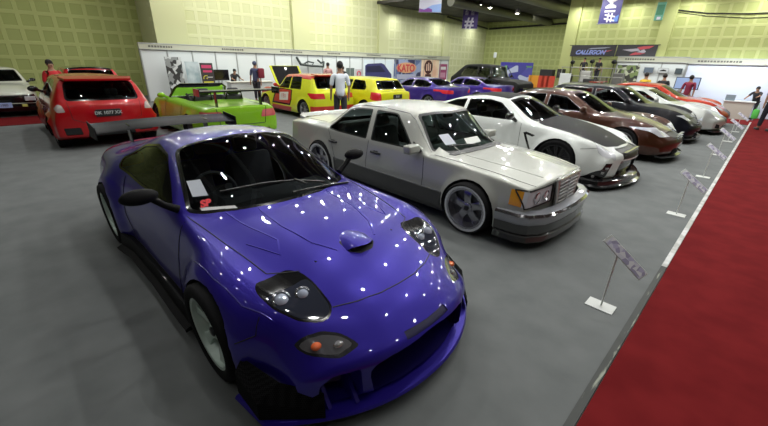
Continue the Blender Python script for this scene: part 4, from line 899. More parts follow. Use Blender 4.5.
def green_roadster(loc,rz):
    root=empty('convertible',loc,rz,'lime green open roadster with black windscreen frame and tall rear wing','car'); hw=.88
    c,sp=gbody(root,fo=.80,wb=2.4,ro=.80,hw=hw,cowl=(-.60,.86),head=(-.75,.87),rr=(-2.1,.86),rb=(-2.3,.86),tail=.84,nose=.62,belt=.84,rw=.60,hoodz=.80,wr=.31,crown=.015,flare=.04)
    P=paint('lime_green',(.23,.50,.012),.15,.3); bk=mat('gloss_black',(.006,.006,.007),.15,0,.6); D=mat('interior_dark',(.02,.02,.022),.7)
    c.mark('cockpit',round_poly([(-.85,-.62),(-.85,.62),(-1.95,.62),(-1.95,-.62)],.12,3),'top',D,lambda p,n:p.z>.7,sides=(0,),pocket=(Vector((0,0,-.45)),D))
    for sd in (1,-1): c.mark('taillight',round_poly([(.40,.58),(.80,.58),(.82,.74),(.46,.74)],.03,2),'front',mat('tail_clear_red',(.62,.12,.12),.12,.1,1),lambda p,n:p.x<-2.9,sides=(sd,),offset=.004)
    c.mark('rear_vent',[(-.7,.2),(.7,.2),(.6,.34),(-.6,.34)],'front',bk,lambda p,n:p.x<-2.9)
    c.arches(.42,True,root); S=mat('shut_line',(.002,.002,.003),.6)
    c.line('trunk_gap',[(-2.35,.55),(-3.1,.5)],'top',S,root,.006); c.line('tail_gap',[(-.55,.80),(-.5,.45),(.5,.45),(.55,.80)],'rear',S,root,.008,sides=(1,)); c.line('door_gap',[(-.8,.83),(-.8,.3),(-1.85,.3),(-1.95,.83)],'side',S,root,.004)
    fr=[(-.66,-.68,.84),(-.95,-.60,1.08),(-1.02,-.50,1.15),(-1.02,.50,1.15),(-.95,.60,1.08),(-.66,.68,.84)]
    mb=MB(); mb.tube(fr,.028,8); w=mb.link('windshield_frame',bk,root)
    mb=MB(); mb.quad((-.64,-.66,.86),(-.64,.66,.86),(-1.01,.52,1.14),(-1.01,-.52,1.14)); mb.link('windshield',glass('clear_tint',(.62,.72,.68)),w,smooth=False)
    for y in (.35,-.35): seat(root,-1.55,y,.38,mat('seat_cloth',(.035,.035,.04),.9),h=.5)
    for y in (.36,-.36): mb=MB(); mb.tube([(-2.0,y-.2,.85),(-2.02,y-.17,1.02),(-2.02,y+.17,1.02),(-2.0,y+.2,.85)],.02,8); mb.link('roll_bar',bk,root)
    mb=MB(); mb.box(-3.25,-2.95,-.85,.85,1.13,1.16,.01); mb.box(-3.26,-2.94,-.87,-.85,1.06,1.2); mb.box(-3.26,-2.94,.85,.87,1.06,1.2); w=mb.link('rear_wing',bk,root,label='black rear wing on struts')
    for sd in (1,-1): mb=MB(); mb.box(-3.12,-3.02,.48*sd,.5*sd,.82,1.14); mb.link('wing_strut',bk,w)
    gmirror(root,-.85,.80,.86,P,.8); steering(root,-1.15,.35,.78,D)
    c.build(root,P); add_wheels(root,sp,'thin',mat('wheel_dark',(.06,.06,.065),.3,.6,.3),.24,7,.04,simple=True); return root
def white_old(loc,rz):
    root=empty('sedan',loc,rz,'cream white older saloon facing out with black bumper at the far left','car'); hw=.83
    c,sp=gbody(root,fo=.78,wb=2.45,ro=.95,hw=hw,cowl=(-.50,.90),head=(-1.2,1.30),rr=(-2.1,1.28),rb=(-2.75,.97),tail=.95,nose=.74,belt=.85,rw=.57,hoodz=.86,bowf=.06,wr=.29,nosez=.62)
    P=paint('cream_white',(.62,.64,.55),.02,.35); bk=mat('gloss_black',(.006,.006,.007),.15,0,.6); G=glass('dark_tint',(.34,.38,.37)); T=mat('rubber_trim',(.01,.01,.011),.4)
    f=lambda p,n:p.z>.83 and abs(n.y)>.25
    c.window('windshield',[(-.64,.92),(.64,.92),(.53,1.24),(-.53,1.24)],'front',G,T,.02,.04,lambda p,n:-1.3<p.x<-.45 and n.x>.2 and n.z>.2)
    c.window('side_window',[(-.9,.88),(-1.25,1.18),(-2.1,1.2),(-2.5,.95),(-2.5,.89)],'side',G,T,.014,.02,f)
    c.mark('front_panel',[(-.80,.40),(.80,.40),(.80,.62),(-.80,.62)],'front',bk,lambda p,n:p.x>.5 and n.x>.3,label='black grille panel')
    c.mark('bumper_cover',[(-.85,.15),(.85,.15),(.85,.38),(-.85,.38)],'front',bk,lambda p,n:p.x>.4 and n.x>.2)
    c.arches(.42,True,root)
    for sd in (1,-1):
        mb=MB(); mb.box(.76,.83,.50*sd,.74*sd,.46,.58,.01); mb.link('headlight',LAMP(),root)
        mb=MB(); mb.box(.80,.86,.40*sd,.52*sd,.30,.37,.01); mb.link('fog_lamp',mat('fog_yellow',(.6,.6,.15),.2,0,1),root)
    mb=MB(); mb.box(.79,.835,-.46,.46,.60,.625,.005); mb.link('grille_trim',SIL(),root)
    plate(root,.86,0,.36,'B 1985',mat('plate_blue',(.35,.45,.75),.4),mat('plate_dark',(.1,.1,.2),.5),0,1,.2)
    gmirror(root,-.85,.76,.9,bk,.7); gcabin(root,-2.5,-.5,hw)
    c.build(root,P); add_wheels(root,sp,'thin',mat('wheel_silver',(.4,.4,.42),.3,.8,.3),.22,7,.03,simple=True); return root
def red_far(loc,rz):
    root=empty('hatchback',loc,rz,'car with black roof and red body half hidden behind the red hatchback','car'); hw=.85
    c,sp=gbody(root,fo=.8,wb=2.5,ro=.7,hw=hw,cowl=(-.3,.93),head=(-1.0,1.40),rr=(-2.5,1.40),rb=(-2.95,1.0),tail=.95,nose=.68,belt=.88,rw=.60,wr=.3)
    P=paint('bright_red',(.46,.004,.008),.1,.3); G=glass('tinted_glass',(.30,.32,.34)); bk=mat('gloss_black',(.006,.006,.007),.15,0,.6)
    c.mark('black_roof',round_poly([(-.85,-.58),(-.85,.58),(-2.6,.58),(-2.6,-.58)],.1,3),'top',bk,lambda p,n:p.z>1.2,sides=(0,),label='glossy black roof')
    f=lambda p,n:p.z>.86 and abs(n.y)>.25
    c.window('windshield',[(-.62,.95),(.62,.95),(.53,1.32),(-.53,1.32)],'front',G,bk,.02,.04,lambda p,n:-1.1<p.x<-.25 and n.x>.2 and n.z>.2)
    c.window('side_window',[(-.7,.91),(-1.05,1.28),(-2.3,1.3),(-2.5,.94)],'side',G,bk,.014,.02,f)
    c.window('rear_window',[(-.58,1.02),(.58,1.02),(.54,1.32),(-.54,1.32)],'front',G,bk,.02,.04,lambda p,n:p.x<-2.4 and n.x<-.1)
    c.arches(.42,True,root); gcabin(root,-2.6,-.5,hw)
    c.build(root,P); add_wheels(root,sp,'thin',mat('wheel_dark',(.06,.06,.065),.3,.6,.3),.23,7,.03,simple=True); return root
def black_offroad(loc,rz):
    root=empty('suv',loc,rz,'tall matte black off-road wagon parked in the far corner by the blue banner','car'); hw=.92
    c,sp=gbody(root,fo=.85,wb=2.7,ro=.9,hw=hw,cowl=(-.55,1.12),head=(-.95,1.72),rr=(-2.6,1.76),rb=(-3.35,1.25),tail=1.12,nose=1.0,belt=1.08,rw=.66,hoodz=1.10,bowf=.06,bowr=.05,wr=.40,nosez=.85,z0=.35,crown=.04,gw=.80,fender=1.02)
    P=mat('matte_black',(.010,.011,.010),.55,0,0,spec=.15); G=glass('tinted_glass',(.30,.32,.34)); bk=mat('gloss_black',(.006,.006,.007),.15,0,.6)
    f=lambda p,n:p.z>1.06 and abs(n.y)>.2
    c.window('windshield',[(-.72,1.15),(.72,1.15),(.62,1.64),(-.62,1.64)],'front',G,bk,.02,.04,lambda p,n:-1.1<p.x<-.5 and n.x>.2)
    c.window('front_side_window',[(-.80,1.12),(-1.05,1.60),(-1.7,1.66),(-1.7,1.12)],'side',G,bk,.02,.03,f); c.window('rear_side_window',[(-1.78,1.12),(-1.78,1.66),(-2.5,1.66),(-2.8,1.3),(-2.8,1.16)],'side',G,bk,.02,.03,f)
    c.arches(.42,True,root)
    mb=MB(); mb.tube([(-.5,.78,1.12),(-.95,.70,1.70)],.02,6); mb.tube([(-1.0,-.4,1.78),(-1.0,-.4,2.15)],.015,6); mb.link('snorkel',bk,root)
    mb=MB(); mb.box(-1.06,-.98,-.5,-.34,2.1,2.35,.01); mb.link('marker_flag',mat('flag_white',(.7,.75,.75),.5),root)
    M=Matrix.Translation((1.0,0,.9)); mb=MB(); mb.box(.9,1.15,-.8,.8,.5,.75,.03); mb.link('bull_bar',bk,root)
    gmirror(root,-.8,.88,1.15,bk,1); gcabin(root,-3.0,-.6,hw,z=1.1)
    c.build(root,P); add_wheels(root,sp,'thin',mat('wheel_dark',(.06,.06,.065),.3,.6,.3),.25,7,.03,simple=True); return root
sc=bpy.context.scene
cam=bpy.data.cameras.new('camera'); co=bpy.data.objects.new('camera',cam); COL.objects.link(co); sc.camera=co
F_PX=365.; YAW,PITCH,ROLL,CH=.7816,.396,.029,1.82
cam.sensor_width=36; cam.lens=36*F_PX/768; cam.clip_end=200
fw=Vector((-math.sin(YAW)*math.cos(PITCH),math.cos(YAW)*math.cos(PITCH),-math.sin(PITCH))); rt=Vector((math.cos(YAW),math.sin(YAW),0)); up=rt.cross(fw)
r2=rt*math.cos(ROLL)+up*math.sin(ROLL); u2=-rt*math.sin(ROLL)+up*math.cos(ROLL)
co.matrix_world=Matrix(((r2.x,u2.x,-fw.x,0),(r2.y,u2.y,-fw.y,0),(r2.z,u2.z,-fw.z,CH),(0,0,0,1)))
sc.view_settings.view_transform='Standard'; sc.view_settings.look='None'; sc.view_settings.gamma=1; sc.view_settings.exposure=0
w=bpy.data.worlds.new('world'); sc.world=w; w.use_nodes=True; w.node_tree.nodes['Background'].inputs[0].default_value=(.6,.65,.6,1); w.node_tree.nodes['Background'].inputs[1].default_value=.02
sc.cycles.use_denoising=True; sc.cycles.max_bounces=6; sc.cycles.transparent_max_bounces=10; sc.cycles.sample_clamp_indirect=4; sc.cycles.caustics_reflective=False; sc.cycles.caustics_refractive=False
def struct(o): o['kind']='structure'; return o
gm=speckle(mat('grey_carpet',(.1,.1,.1),.9,spec=.2),(.140,.150,.150),(.178,.188,.188),3.5,.3,.7,8,.0)
mb=MB(); mb.box(-20.9,6.3,-8.3,30.8,-.2,0); struct(mb.link('floor',gm,None,smooth=False))
def room_lights():
    k=0
    for i in range(10):
        for j in range(15):
            x=-17.8+i*2.25+(.9 if j%2 else 0); y=-3.4+j*2.25
            if x>4.5: continue
            if y>21.5 and x>-8.8: continue
            l=bpy.data.lights.new('lamp','AREA'); l.shape='DISK'; l.size=.11
            e=31*(1.45 if (-5<x<.9 and 3.5<y<15) else 1)*(.22 if y<-1 else .45 if (y<1.5 and x>-8) else .8 if y<1.5 else 1)*(.5 if x>1 else 1)*(.6 if x<-14 and y<4 else 1)
            l.energy=e; l.color=(1,1,.96); o=bpy.data.objects.new('lamp',l); COL.objects.link(o); o.location=(x,y,5.65 if y<17.3 else 4.6)
room_lights()
# ------------------------------------------------------------ hall shell
def wallmat(name,pitch,axis,c1,c2,mort):
    m=mat(name,c1,.8); n,l,b=nodes(m); tc=n.new('ShaderNodeTexCoord'); sp=n.new('ShaderNodeSeparateXYZ'); cb=n.new('ShaderNodeCombineXYZ'); br=n.new('ShaderNodeTexBrick')
    l.new(tc.outputs['Object'],sp.inputs[0]); l.new(sp.outputs[axis],cb.inputs[0]); l.new(sp.outputs['Z'],cb.inputs[1]); l.new(cb.outputs[0],br.inputs[0])
    br.offset=0; br.squash=1; br.inputs['Scale'].default_value=1; br.inputs['Brick Width'].default_value=pitch; br.inputs['Row Height'].default_value=pitch; br.inputs['Mortar Size'].default_value=mort; br.inputs['Mortar Smooth'].default_value=.25; br.inputs['Bias'].default_value=0
    br.inputs['Color1'].default_value=(*c1,1); br.inputs['Color2'].default_value=(c1[0]*.96,c1[1]*.97,c1[2]*.9,1); br.inputs['Mortar'].default_value=(*c2,1)
    l.new(br.outputs['Color'],b.inputs['Base Color']); bp=n.new('ShaderNodeBump'); bp.inputs['Strength'].default_value=.5; bp.inputs['Distance'].default_value=.03; l.new(br.outputs['Fac'],bp.inputs['Height']); l.new(bp.outputs[0],b.inputs['Normal']); return m
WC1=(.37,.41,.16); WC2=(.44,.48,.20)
wl=wallmat('acoustic_wall_lit',.52,'Y',(.53,.55,.33),(.57,.59,.355),.075); wl2=wallmat('acoustic_wall_side',.52,'Y',(.33,.37,.13),(.41,.45,.17),.075); wr_=wallmat('acoustic_wall_right',.44,'X',WC1,WC2,.06); plain=mat('wall_plain_lit',(.52,.54,.31),.8); plain2=mat('wall_plain_green',(.43,.47,.19),.8)  # left wall is a paler copy of the side wall: lamp wash put into colour
def sbox(name,m,*a,**k): mb=MB(); mb.box(*a,**k); return struct(mb.link(name,m,None,smooth=False))
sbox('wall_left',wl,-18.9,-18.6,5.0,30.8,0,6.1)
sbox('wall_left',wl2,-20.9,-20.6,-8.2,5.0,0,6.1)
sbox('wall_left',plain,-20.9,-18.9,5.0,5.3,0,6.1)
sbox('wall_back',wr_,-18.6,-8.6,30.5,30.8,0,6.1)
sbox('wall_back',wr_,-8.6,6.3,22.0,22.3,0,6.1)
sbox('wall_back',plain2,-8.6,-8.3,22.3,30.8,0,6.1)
wdark=mat('hall_wall_dark',(.12,.12,.08),.85)
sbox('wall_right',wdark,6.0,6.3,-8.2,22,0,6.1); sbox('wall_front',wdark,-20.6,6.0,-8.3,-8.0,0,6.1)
for y0,y1 in ((5.0,6.25),(11.5,12.5),(17.7,18.5),(24.4,25.2)): sbox('trim_1',plain,-18.6,-18.45,y0,y1,0,6.0)
for x0,x1 in ((-8.6,-8.0),(-4.45,-3.95)): sbox('trim_2',plain2,x0,x1,21.86,22.0,0,6.0)
cm=speckle(mat('ceiling_dark',(.03,.03,.03),.9),(.035,.033,.030),(.075,.07,.064),1.2,.35,.65)
sbox('ceiling',cm,-20.9,6.3,-8.3,30.8,6.0,6.2)
sbox('ceiling',cm,-18.6,6.0,17.6,30.5,5.0,5.15)
# ceiling beams, ducts
bm_=mat('beam_dark',(.045,.042,.038),.6); dg_=mat('duct_grey',(.16,.16,.13),.5,.3)
bl=mat('beam_pale',(.42,.44,.46),.5)
for k,y in enumerate((-5,-2.5,0,2.5,5,7.5,10,12.5,15)):
    sbox('ceiling',bl,-18.5,5.9,y-.10,y+.10,5.72,6.0)
for x,z in ((-13.2,4.765),(-9.5,4.765)):
    mb=MB(); mb.tube([(x,17.8,z),(x,30.3,z)],.24,14); tag(mb.link('air_duct',dg_,None),'grey round air duct under the dark ceiling, '+('nearer the corner' if x<-12 else 'nearer the right wall'),'duct')
# recessed/hanging lamps that show
for k,(x,y,z) in enumerate(((-12.16,20.0,4.62),(-10.51,20.0,4.25),(-12.75,20.0,4.80))):
    r=empty('ceiling_lamp',(x,y,z),0,['large bright ceiling spotlight beside the hash banner','small bright ceiling spotlight, the lowest of the three','dim small ceiling spotlight closest to the hash banner'][k],'lamp')
    mb=MB(); mb.lathe([(.02,.22),(.07,.20),(.12,.04),(.13,0),(.11,0),(.06,.15),(.0,.16)],16,Matrix.Rotation(PI/2,4,'X')); mb.link('lamp_shade',bm_,r)
    mb=MB(); mb.ball((0,0,.02),(.10,.085,.05)[k],(1,1,.6)); mb.link('bulb',mat('bulb_glow%s'%'abc'[k],(1,1,1),.5,emit=(1,.97,.85),estr=(40,30,8)[k]),r)
    mb=MB(); mb.tube([(0,0,.2),(0,0,5.0-z)],.012,6); mb.link('hanging_rod',bm_,r)
# ------------------------------------------------------------ carpets
rc=speckle(mat('red_carpet_pile',(.2,.02,.02),.95,spec=.1),(.135,.008,.010),(.175,.012,.014),3.5,.35,.65,6)
def flat(name,m,x0,x1,y0,y1,z=.012,label=None,cat='carpet'):
    mb=MB(); mb.box(x0,x1,y0,y1,0,z); return tag(mb.link(name,m,None,smooth=False),label,cat)
flat('red_carpet',rc,-.22,5.95,-7.9,21.9,.012,'wide red carpet aisle along the right side of the display cars')
flat('red_carpet',rc,-15.25,-13.6,-6,12,.012,'narrow red carpet strip in front of the left wall booths')
flat('red_carpet',rc,-3.2,-.225,18.9,20.9,.012,'short red carpet cross strip before the bright booth counter')
tm=speckle(mat('edge_tape_dark',(.1,.1,.1),.6),(.03,.033,.03),(.28,.30,.24),9,.60,.68,6,stretch=(3,.35,1))
mb=MB(); mb.box(-.27,-.225,-7.9,4.2,.0,.016); tag(mb.link('edge_tape',tm,None,smooth=False),'frayed dark tape along the near edge of the red carpet','tape')
tm2=speckle(mat('edge_tape_white',(.5,.5,.5),.5),(.42,.42,.40),(.66,.66,.66),6,.4,.6)
mb=MB(); mb.box(-.27,-.225,4.2,20,.0,.016); tag(mb.link('edge_tape',tm2,None,smooth=False),'white tape along the far edge of the red carpet','tape')
# ------------------------------------------------------------ sign stands
wm=mat('stand_white',(.62,.64,.62),.4); 
def picmat(name,cols,scale,seed=0):
    m=mat(name,cols[0],.5); n,l,b=nodes(m); tc=n.new('ShaderNodeTexCoord'); mp=n.new('ShaderNodeMapping'); mp.inputs['Location'].default_value=(seed,seed*2,seed); vo=n.new('ShaderNodeTexVoronoi'); vo.inputs['Scale'].default_value=scale; cr=n.new('ShaderNodeValToRGB'); cr.color_ramp.interpolation='CONSTANT'
    while len(cr.color_ramp.elements)<len(cols): cr.color_ramp.elements.new(.5)
    for i,c in enumerate(cols): cr.color_ramp.elements[i].position=i/len(cols); cr.color_ramp.elements[i].color=(*c,1)
    l.new(tc.outputs['Object'],mp.inputs[0]); l.new(mp.outputs[0],vo.inputs['Vector']); l.new(vo.outputs['Color'],cr.inputs[0]); l.new(cr.outputs[0],b.inputs['Base Color']); return m
pic=picmat('car_card_picture',[(.50,.48,.64),(.66,.66,.74),(.36,.34,.48),(.74,.74,.78),(.56,.56,.68)],30)
near=['closest to the camera, before the silver saloon','second from the camera, before the white coupe','third from the camera, before the brown saloon','fourth from the camera, before the black car','farthest but one, before the silver-white coupe','farthest, before the orange-red coupe']
for k,(x,y) in enumerate(((-.478,3.05),(-.43,6.05),(-.44,8.73),(-.48,11.4),(-.47,13.9),(-.47,16.4))):
    r=empty('sign_stand',(x,y,0),0,'white stand with tilted car card '+near[k],'sign')
    mb=MB(); mb.box(-.105,.10,-.075,.07,0,.008,.002); mb.link('base_plate',wm,r)
    mb=MB(); mb.tube([(0,0,.008),(.002,.006,.30),(.004,.012,.475)],.007,8); mb.link('pole',wm,r)
    M=Matrix.Translation((.055,.0,.485))@Matrix.Rotation(math.radians(36),4,'Y')@Matrix.Rotation(math.radians(-38),4,'X')
    mb=MB(); mb.box(-.185,.185,-.004,.004,-.04,.04,.002,M); b=mb.link('board',wm,r)
    mb=MB(); mb.box(-.165,.178,-.0065,-.0045,-.034,.034,0,M); mb.link('car_picture',pic,b)
# ------------------------------------------------------------ booths
bw=mat('booth_panel_white',(.62,.66,.66),.5); bf=mat('booth_fascia',(.42,.43,.34),.5); bp=mat('booth_post',(.38,.40,.40),.35,.5); ink=mat('fascia_ink',(.08,.08,.07),.6)
def booth(name,label,axis,fixed,a0,a1,ztop,zb,seg,fz,wm_=bw,depth=.1,fas=.06,sg=1):
    r=empty(name,(0,0,0),0,label,'booth')
    def bx(m,nm,u0,u1,d0,d1,z0,z1,par=r):
        mb=MB()
        if axis=='y': mb.box(fixed+d0*sg,fixed+d1*sg,u0,u1,z0,z1,.004)
        else: mb.box(u0,u1,fixed-d1,fixed-d0,z0,z1,.004)
        return mb.link(nm,m,par)
    n=max(1,round((a1-a0)/seg)); st=(a1-a0)/n
    for i in range(n): bx(wm_,'wall_panel',a0+st*i+.015,a0+st*(i+1)-.015,-depth,0,.03,fz+.02)
    for i in range(n+1):
        w=.022; bx(bp,'post',a0+st*i-w,a0+st*i+w,-depth-.01,.025,0,ztop if i%3==0 else fz)
    f=bx(bf,'fascia',a0-.03,a1+.03,.0,fas,fz,ztop)
    bx(bp,'fascia_rail',a0-.04,a1+.04,-.01,fas+.015,ztop-.02,ztop+.015,f); bx(bp,'fascia_rail',a0-.04,a1+.04,-.01,fas+.015,fz-.015,fz+.01,f)
    zz=(fz+ztop)/2; rnd=random.Random(int(a0*7)); 
    for i in range(0,n,3):
        t=MB(); u=a0+st*i+.3
        for k in range(rnd.randint(9,14)):
            wd=rnd.uniform(.05,.09)
            if axis=='y': t.box(fixed+sg*(fas),fixed+sg*(fas+.003),u,u+wd,zz-.035,zz+.035)
            else: t.box(u,u+wd,fixed-fas-.003,fixed-fas,zz-.035,zz+.035)
            u+=wd+.03
        t.link('fascia_lettering',ink,f)
    return r
booth('exhibition_booth','long white shell booth with beige fascia along the left wall','y',-17.6,4.1,24.1,2.19,1.98,.97,1.98)
bwb=mat('booth_wall_bluewhite',(.66,.72,.86),.5)
booth('exhibition_booth','white booth with framed pictures on the right wall, under the racing banner','x',21.75,-5.75,-3.0,2.30,2.08,.92,2.08)
booth('exhibition_booth','brightly lit blue-white booth with counter at the far right','x',21.75,-2.96,.9,2.26,2.04,3.9,2.04,bwb)
def arealight(loc,size,e,target,col=(1,1,1),sy=None):
    l=bpy.data.lights.new('booth_and_wash_light','AREA'); l.shape='RECTANGLE'; l.size=size; l.size_y=sy or .15; l.energy=e; l.color=col; l.spread=math.radians(150)
    o=bpy.data.objects.new('booth_and_wash_light',l); COL.objects.link(o); o.location=loc; o.rotation_euler=(Vector(target)-Vector(loc)).to_track_quat('-Z','Y').to_euler(); return o
# pictures on the booths
def pict(name,axis,fixed,u0,u1,z0,z1,m,label,cat='poster',frame=None,t=.02):
    mb=MB()
    if axis=='y': mb.box(fixed,fixed+t,u0,u1,z0,z1,.003)
    else: mb.box(u0,u1,fixed-t,fixed,z0,z1,.003)
    return tag(mb.link(name,m,None),label,cat)
# X banner stands in the left booth
def xbanner(y0,y1,ztop,zb,x,m,label,extra=None):
    r=empty('banner_stand',(x,(y0+y1)/2,0),0,label,'banner'); hw=(y1-y0)/2
    mb=MB(); mb.poly([(0,-hw,ztop),(0,hw,ztop),(.06,hw,zb),(.06,-hw,zb)],(.006,0,0)); b=mb.link('banner_sheet',m,r)
    mb=MB(); mb.tube([(-.01,-hw,ztop),(-.05,0,(ztop+zb)/2),(.1,hw,.02)],.01,6); mb.tube([(-.01,hw,ztop),(-.05,0,(ztop+zb)/2),(.1,-hw,.02)],.01,6); mb.tube([(-.05,0,(ztop+zb)/2),(-.35,0,.02)],.01,6); mb.link('banner_frame',bp,r); return r,b
xbanner(4.72,5.32,1.72,.05,-16.95,picmat('black_white_picture',[(.02,.03,.03),(.55,.58,.58),(.03,.03,.03),(.25,.27,.27),(.02,.02,.02)],8,1),'black and white picture banner stand at the left end of the booth')
r,b=xbanner(5.45,5.98,1.56,.15,-17.0,speckle(mat('pale_banner',(.4,.5,.52),.5),(.30,.40,.43),(.50,.58,.60),2.4),'pale grey-blue banner stand between two darker ones')
r,b=xbanner(6.0,6.52,1.52,.3,-16.95,mat('banner_black',(.03,.025,.025),.5),'black banner stand with pink and yellow print')
Ry=Matrix(((0,0,1,0),(1,0,0,0),(0,1,0,0),(0,0,0,1)))   # text facing +x, reading along +y
def ydec(par,x,y0,y1,z0,z1,m,nm='print_block'):
    mb=MB(); mb.box(x,x+.004,y0,y1,z0,z1); mb.link(nm,m,par,smooth=False)
pk=mat('print_pink',(.55,.05,.14),.5); yl=mat('print_yellow',(.60,.55,.05),.5); wt=mat('print_white',(.65,.65,.65),.5)
ydec(b,.012,-.20,.20,1.28,1.44,pk); ydec(b,.02,-.16,.20,1.12,1.24,pk)
text_obj('G',.28,yl,b,Matrix.Translation((.035,-.12,.93))@Ry,.002,.2); ydec(b,.03,-.02,.2,.90,.98,wt); ydec(b,.04,-.2,.2,.74,.80,yl)
# tv on a stand, counter and laptop user
r=empty('television',(-17.1,6.9,0),0,'black flat television on a thin stand beside the pink banner','tv'); mb=MB(); mb.box(0,.05,-.32,.32,.82,1.26,.01); mb.link('screen',mat('screen_black',(.008,.008,.01),.15),r); mb=MB(); mb.tube([(0,0,.82),(0,0,.03)],.025,8); mb.box(-.2,.2,-.25,.25,0,.03,.005); mb.link('tv_stand',bp,r)
r=empty('counter',(-16.5,7.9,0),0,'long white counter desk in the left booth','counter'); mb=MB(); mb.box(-.22,.18,-.95,1.0,0,.76,.006); mb.link('cabinet',bw,r); mb=MB(); mb.box(-.27,.24,-1.0,1.05,.76,.80,.006); mb.link('counter_top',mat('counter_cream',(.6,.6,.52),.4),r)
# body kit shown on the wall
kb=mat('kit_black',(.02,.03,.028),.4)
r=empty('bumper_display',(-17.55,11.6,0),0,'black car bumper frame hung on the white booth wall','car part')
mb=MB(); mb.tube([(.06,-.62,1.86),(.16,-.45,1.52),(.2,.1,1.46),(.16,.98,1.42),(.06,1.08,1.62)],[.06,.07,.06,.05,.04],8); mb.link('bumper_frame',kb,r)
mb=MB(); mb.tube([(.16,-.35,1.50),(.18,.0,1.66),(.16,.35,1.60),(.2,.2,1.48)],.04,6); mb.link('bumper_duct',kb,r); mb=MB(); mb.tube([(.16,.6,1.75),(.18,.8,1.60),(.16,1.02,1.66)],.05,6); mb.link('bumper_fin',kb,r)
pict('poster','y',-17.6,14.3,14.9,.85,1.36,mat('poster_dark',(.10,.13,.12),.5),'small dark green poster on the left booth wall')
p=pict('poster','y',-17.6,15.0,15.5,.75,1.30,mat('poster_grey',(.42,.40,.42),.5),'small pale poster with a red ring on the left booth wall')
mb=MB(); mb.tube([(-17.575,15.25+.13*math.cos(2*PI*k/16),1.05+.13*math.sin(2*PI*k/16)) for k in range(16)],.03,6,closed=True); mb.link('red_ring',mat('ring_red',(.5,.06,.08),.5),p)
# big picture of a dark blue car on white
p=pict('poster','y',-17.60,15.65,18.1,.35,1.82,mat('poster_skywhite',(.62,.70,.74),.5),'large white poster with a dark blue car')
mb=MB(); mb.poly([(-17.578,y,z) for y,z in ((15.75,1.50),(15.95,1.60),(17.1,1.66),(17.35,1.58),(17.8,1.18),(18.02,1.0),(18.02,.5),(15.75,.5))],(.004,0,0)); q=mb.link('car_picture',mat('pic_navy',(.035,.035,.13),.5),p,smooth=False)
mb=MB(); mb.poly([(-17.573,y,z) for y,z in ((15.85,1.46),(17.0,1.52),(17.5,1.15),(15.85,1.12))],(.003,0,0)); mb.link('picture_window',mat('pic_navy_dark',(.015,.015,.05),.4),q,smooth=False)
# name banner
p=pict('banner','y',-17.60,18.25,20.95,.45,1.90,picmat('banner_navy_pic',[(.05,.06,.15),(.10,.14,.28),(.03,.03,.08),(.25,.30,.45),(.05,.05,.12)],2.2,3),'dark blue banner with red KATO lettering','banner')
mb=MB(); mb.lathe([(0,0),(1.0,0)],24,Matrix.Translation((-17.574,19.45,1.40))@Matrix.Diagonal((1,1,.33,1))@Matrix.Rotation(PI/2,4,'Z')); mb.link('badge_disc',mat('badge_orange',(.55,.30,.16),.5),p,smooth=False)
text_obj('KATO',.62,mat('kato_red',(.45,.03,.05),.5),p,Matrix.Translation((-17.565,19.4,1.36))@Ry,.004,0,font_off=.015)
mb=MB(); mb.box(-17.572,-17.568,18.5,20.4,.7,1.0); mb.link('banner_caption',mat('caption_grey',(.35,.36,.48),.5),p,smooth=False)
# orange banner with circular emblem
p=pict('banner','y',-17.60,20.98,22.95,.45,2.02,speckle(mat('banner_peach',(.75,.5,.35),.5),(.70,.42,.30),(.80,.62,.45),1.2),'peach orange banner with dark round emblem','banner')
dkr=mat('emblem_dark',(.06,.015,.015),.5)
mb=MB(); mb.lathe([(0,0),(.46,0)],28,Matrix.Translation((-17.575,21.75,1.46))@Matrix.Rotation(PI/2,4,'Z')); mb.link('emblem_disc',dkr,p,smooth=False)
for y in (-.2,0,.2):
    mb=MB(); mb.box(-17.573,-17.568,21.75+y-.05,21.75+y+.05,1.22,1.75 if y==0 else 1.66); mb.link('emblem_bar',mat('emblem_peach',(.72,.5,.4),.5),p,smooth=False)
mb=MB(); mb.poly([(-17.574,21.45,1.0),(-17.574,22.05,1.0),(-17.574,22.25,.45),(-17.574,21.25,.45)],(.004,0,0)); mb.link('emblem_figure',dkr,p,smooth=False)
p=pict('poster','y',-17.60,23.05,23.95,.6,1.68,mat('poster_magenta',(.30,.05,.14),.5),'small magenta poster right of the peach banner'); ydec(p,-17.578,23.2,23.8,1.3,1.5,wt); ydec(p,-17.578,23.2,23.8,.75,1.1,mat('print_rose',(.5,.25,.35),.5))
# ------------------------------------------------------------ far corner
p=pict('banner','x',29.0,-16.0,-13.3,0,1.95,picmat('blue_white_picture',[(.08,.08,.40),(.5,.55,.75),(.06,.06,.32),(.12,.30,.12),(.6,.62,.8)],1.8,5),'blue and white picture banner behind the off-road wagon','banner')
mb=MB(); mb.box(-16.0,-13.3,28.974,28.979,1.72,1.95); mb.link('banner_header',mat('header_blue',(.06,.05,.38),.5),p,smooth=False)
r=empty('kiosk',(-8.85,20.6,0),0,'curved orange and red kiosk panel in the far corner','kiosk')
def arc(a0,a1,R,z1,m,nm):
    mb=MB(); n=8
    for i in range(n):
        p0=a0+(a1-a0)*i/n; p1=a0+(a1-a0)*(i+1)/n
        mb.poly([(R*math.sin(p0),-.45*math.cos(p0),0),(R*math.sin(p1),-.45*math.cos(p1),0),(R*math.sin(p1),-.45*math.cos(p1)+.03,0),(R*math.sin(p0),-.45*math.cos(p0)+.03,0)],(0,0,z1))
    bmesh.ops.remove_doubles(mb.bm,verts=mb.bm.verts[:],dist=1e-4); return mb.link(nm,m,r)
arc(-1.4,0,.72,1.30,mat('kiosk_orange',(.70,.30,.03),.5),'orange_panel'); arc(0,1.4,.72,1.30,mat('kiosk_red',(.50,.05,.025),.5),'red_panel')
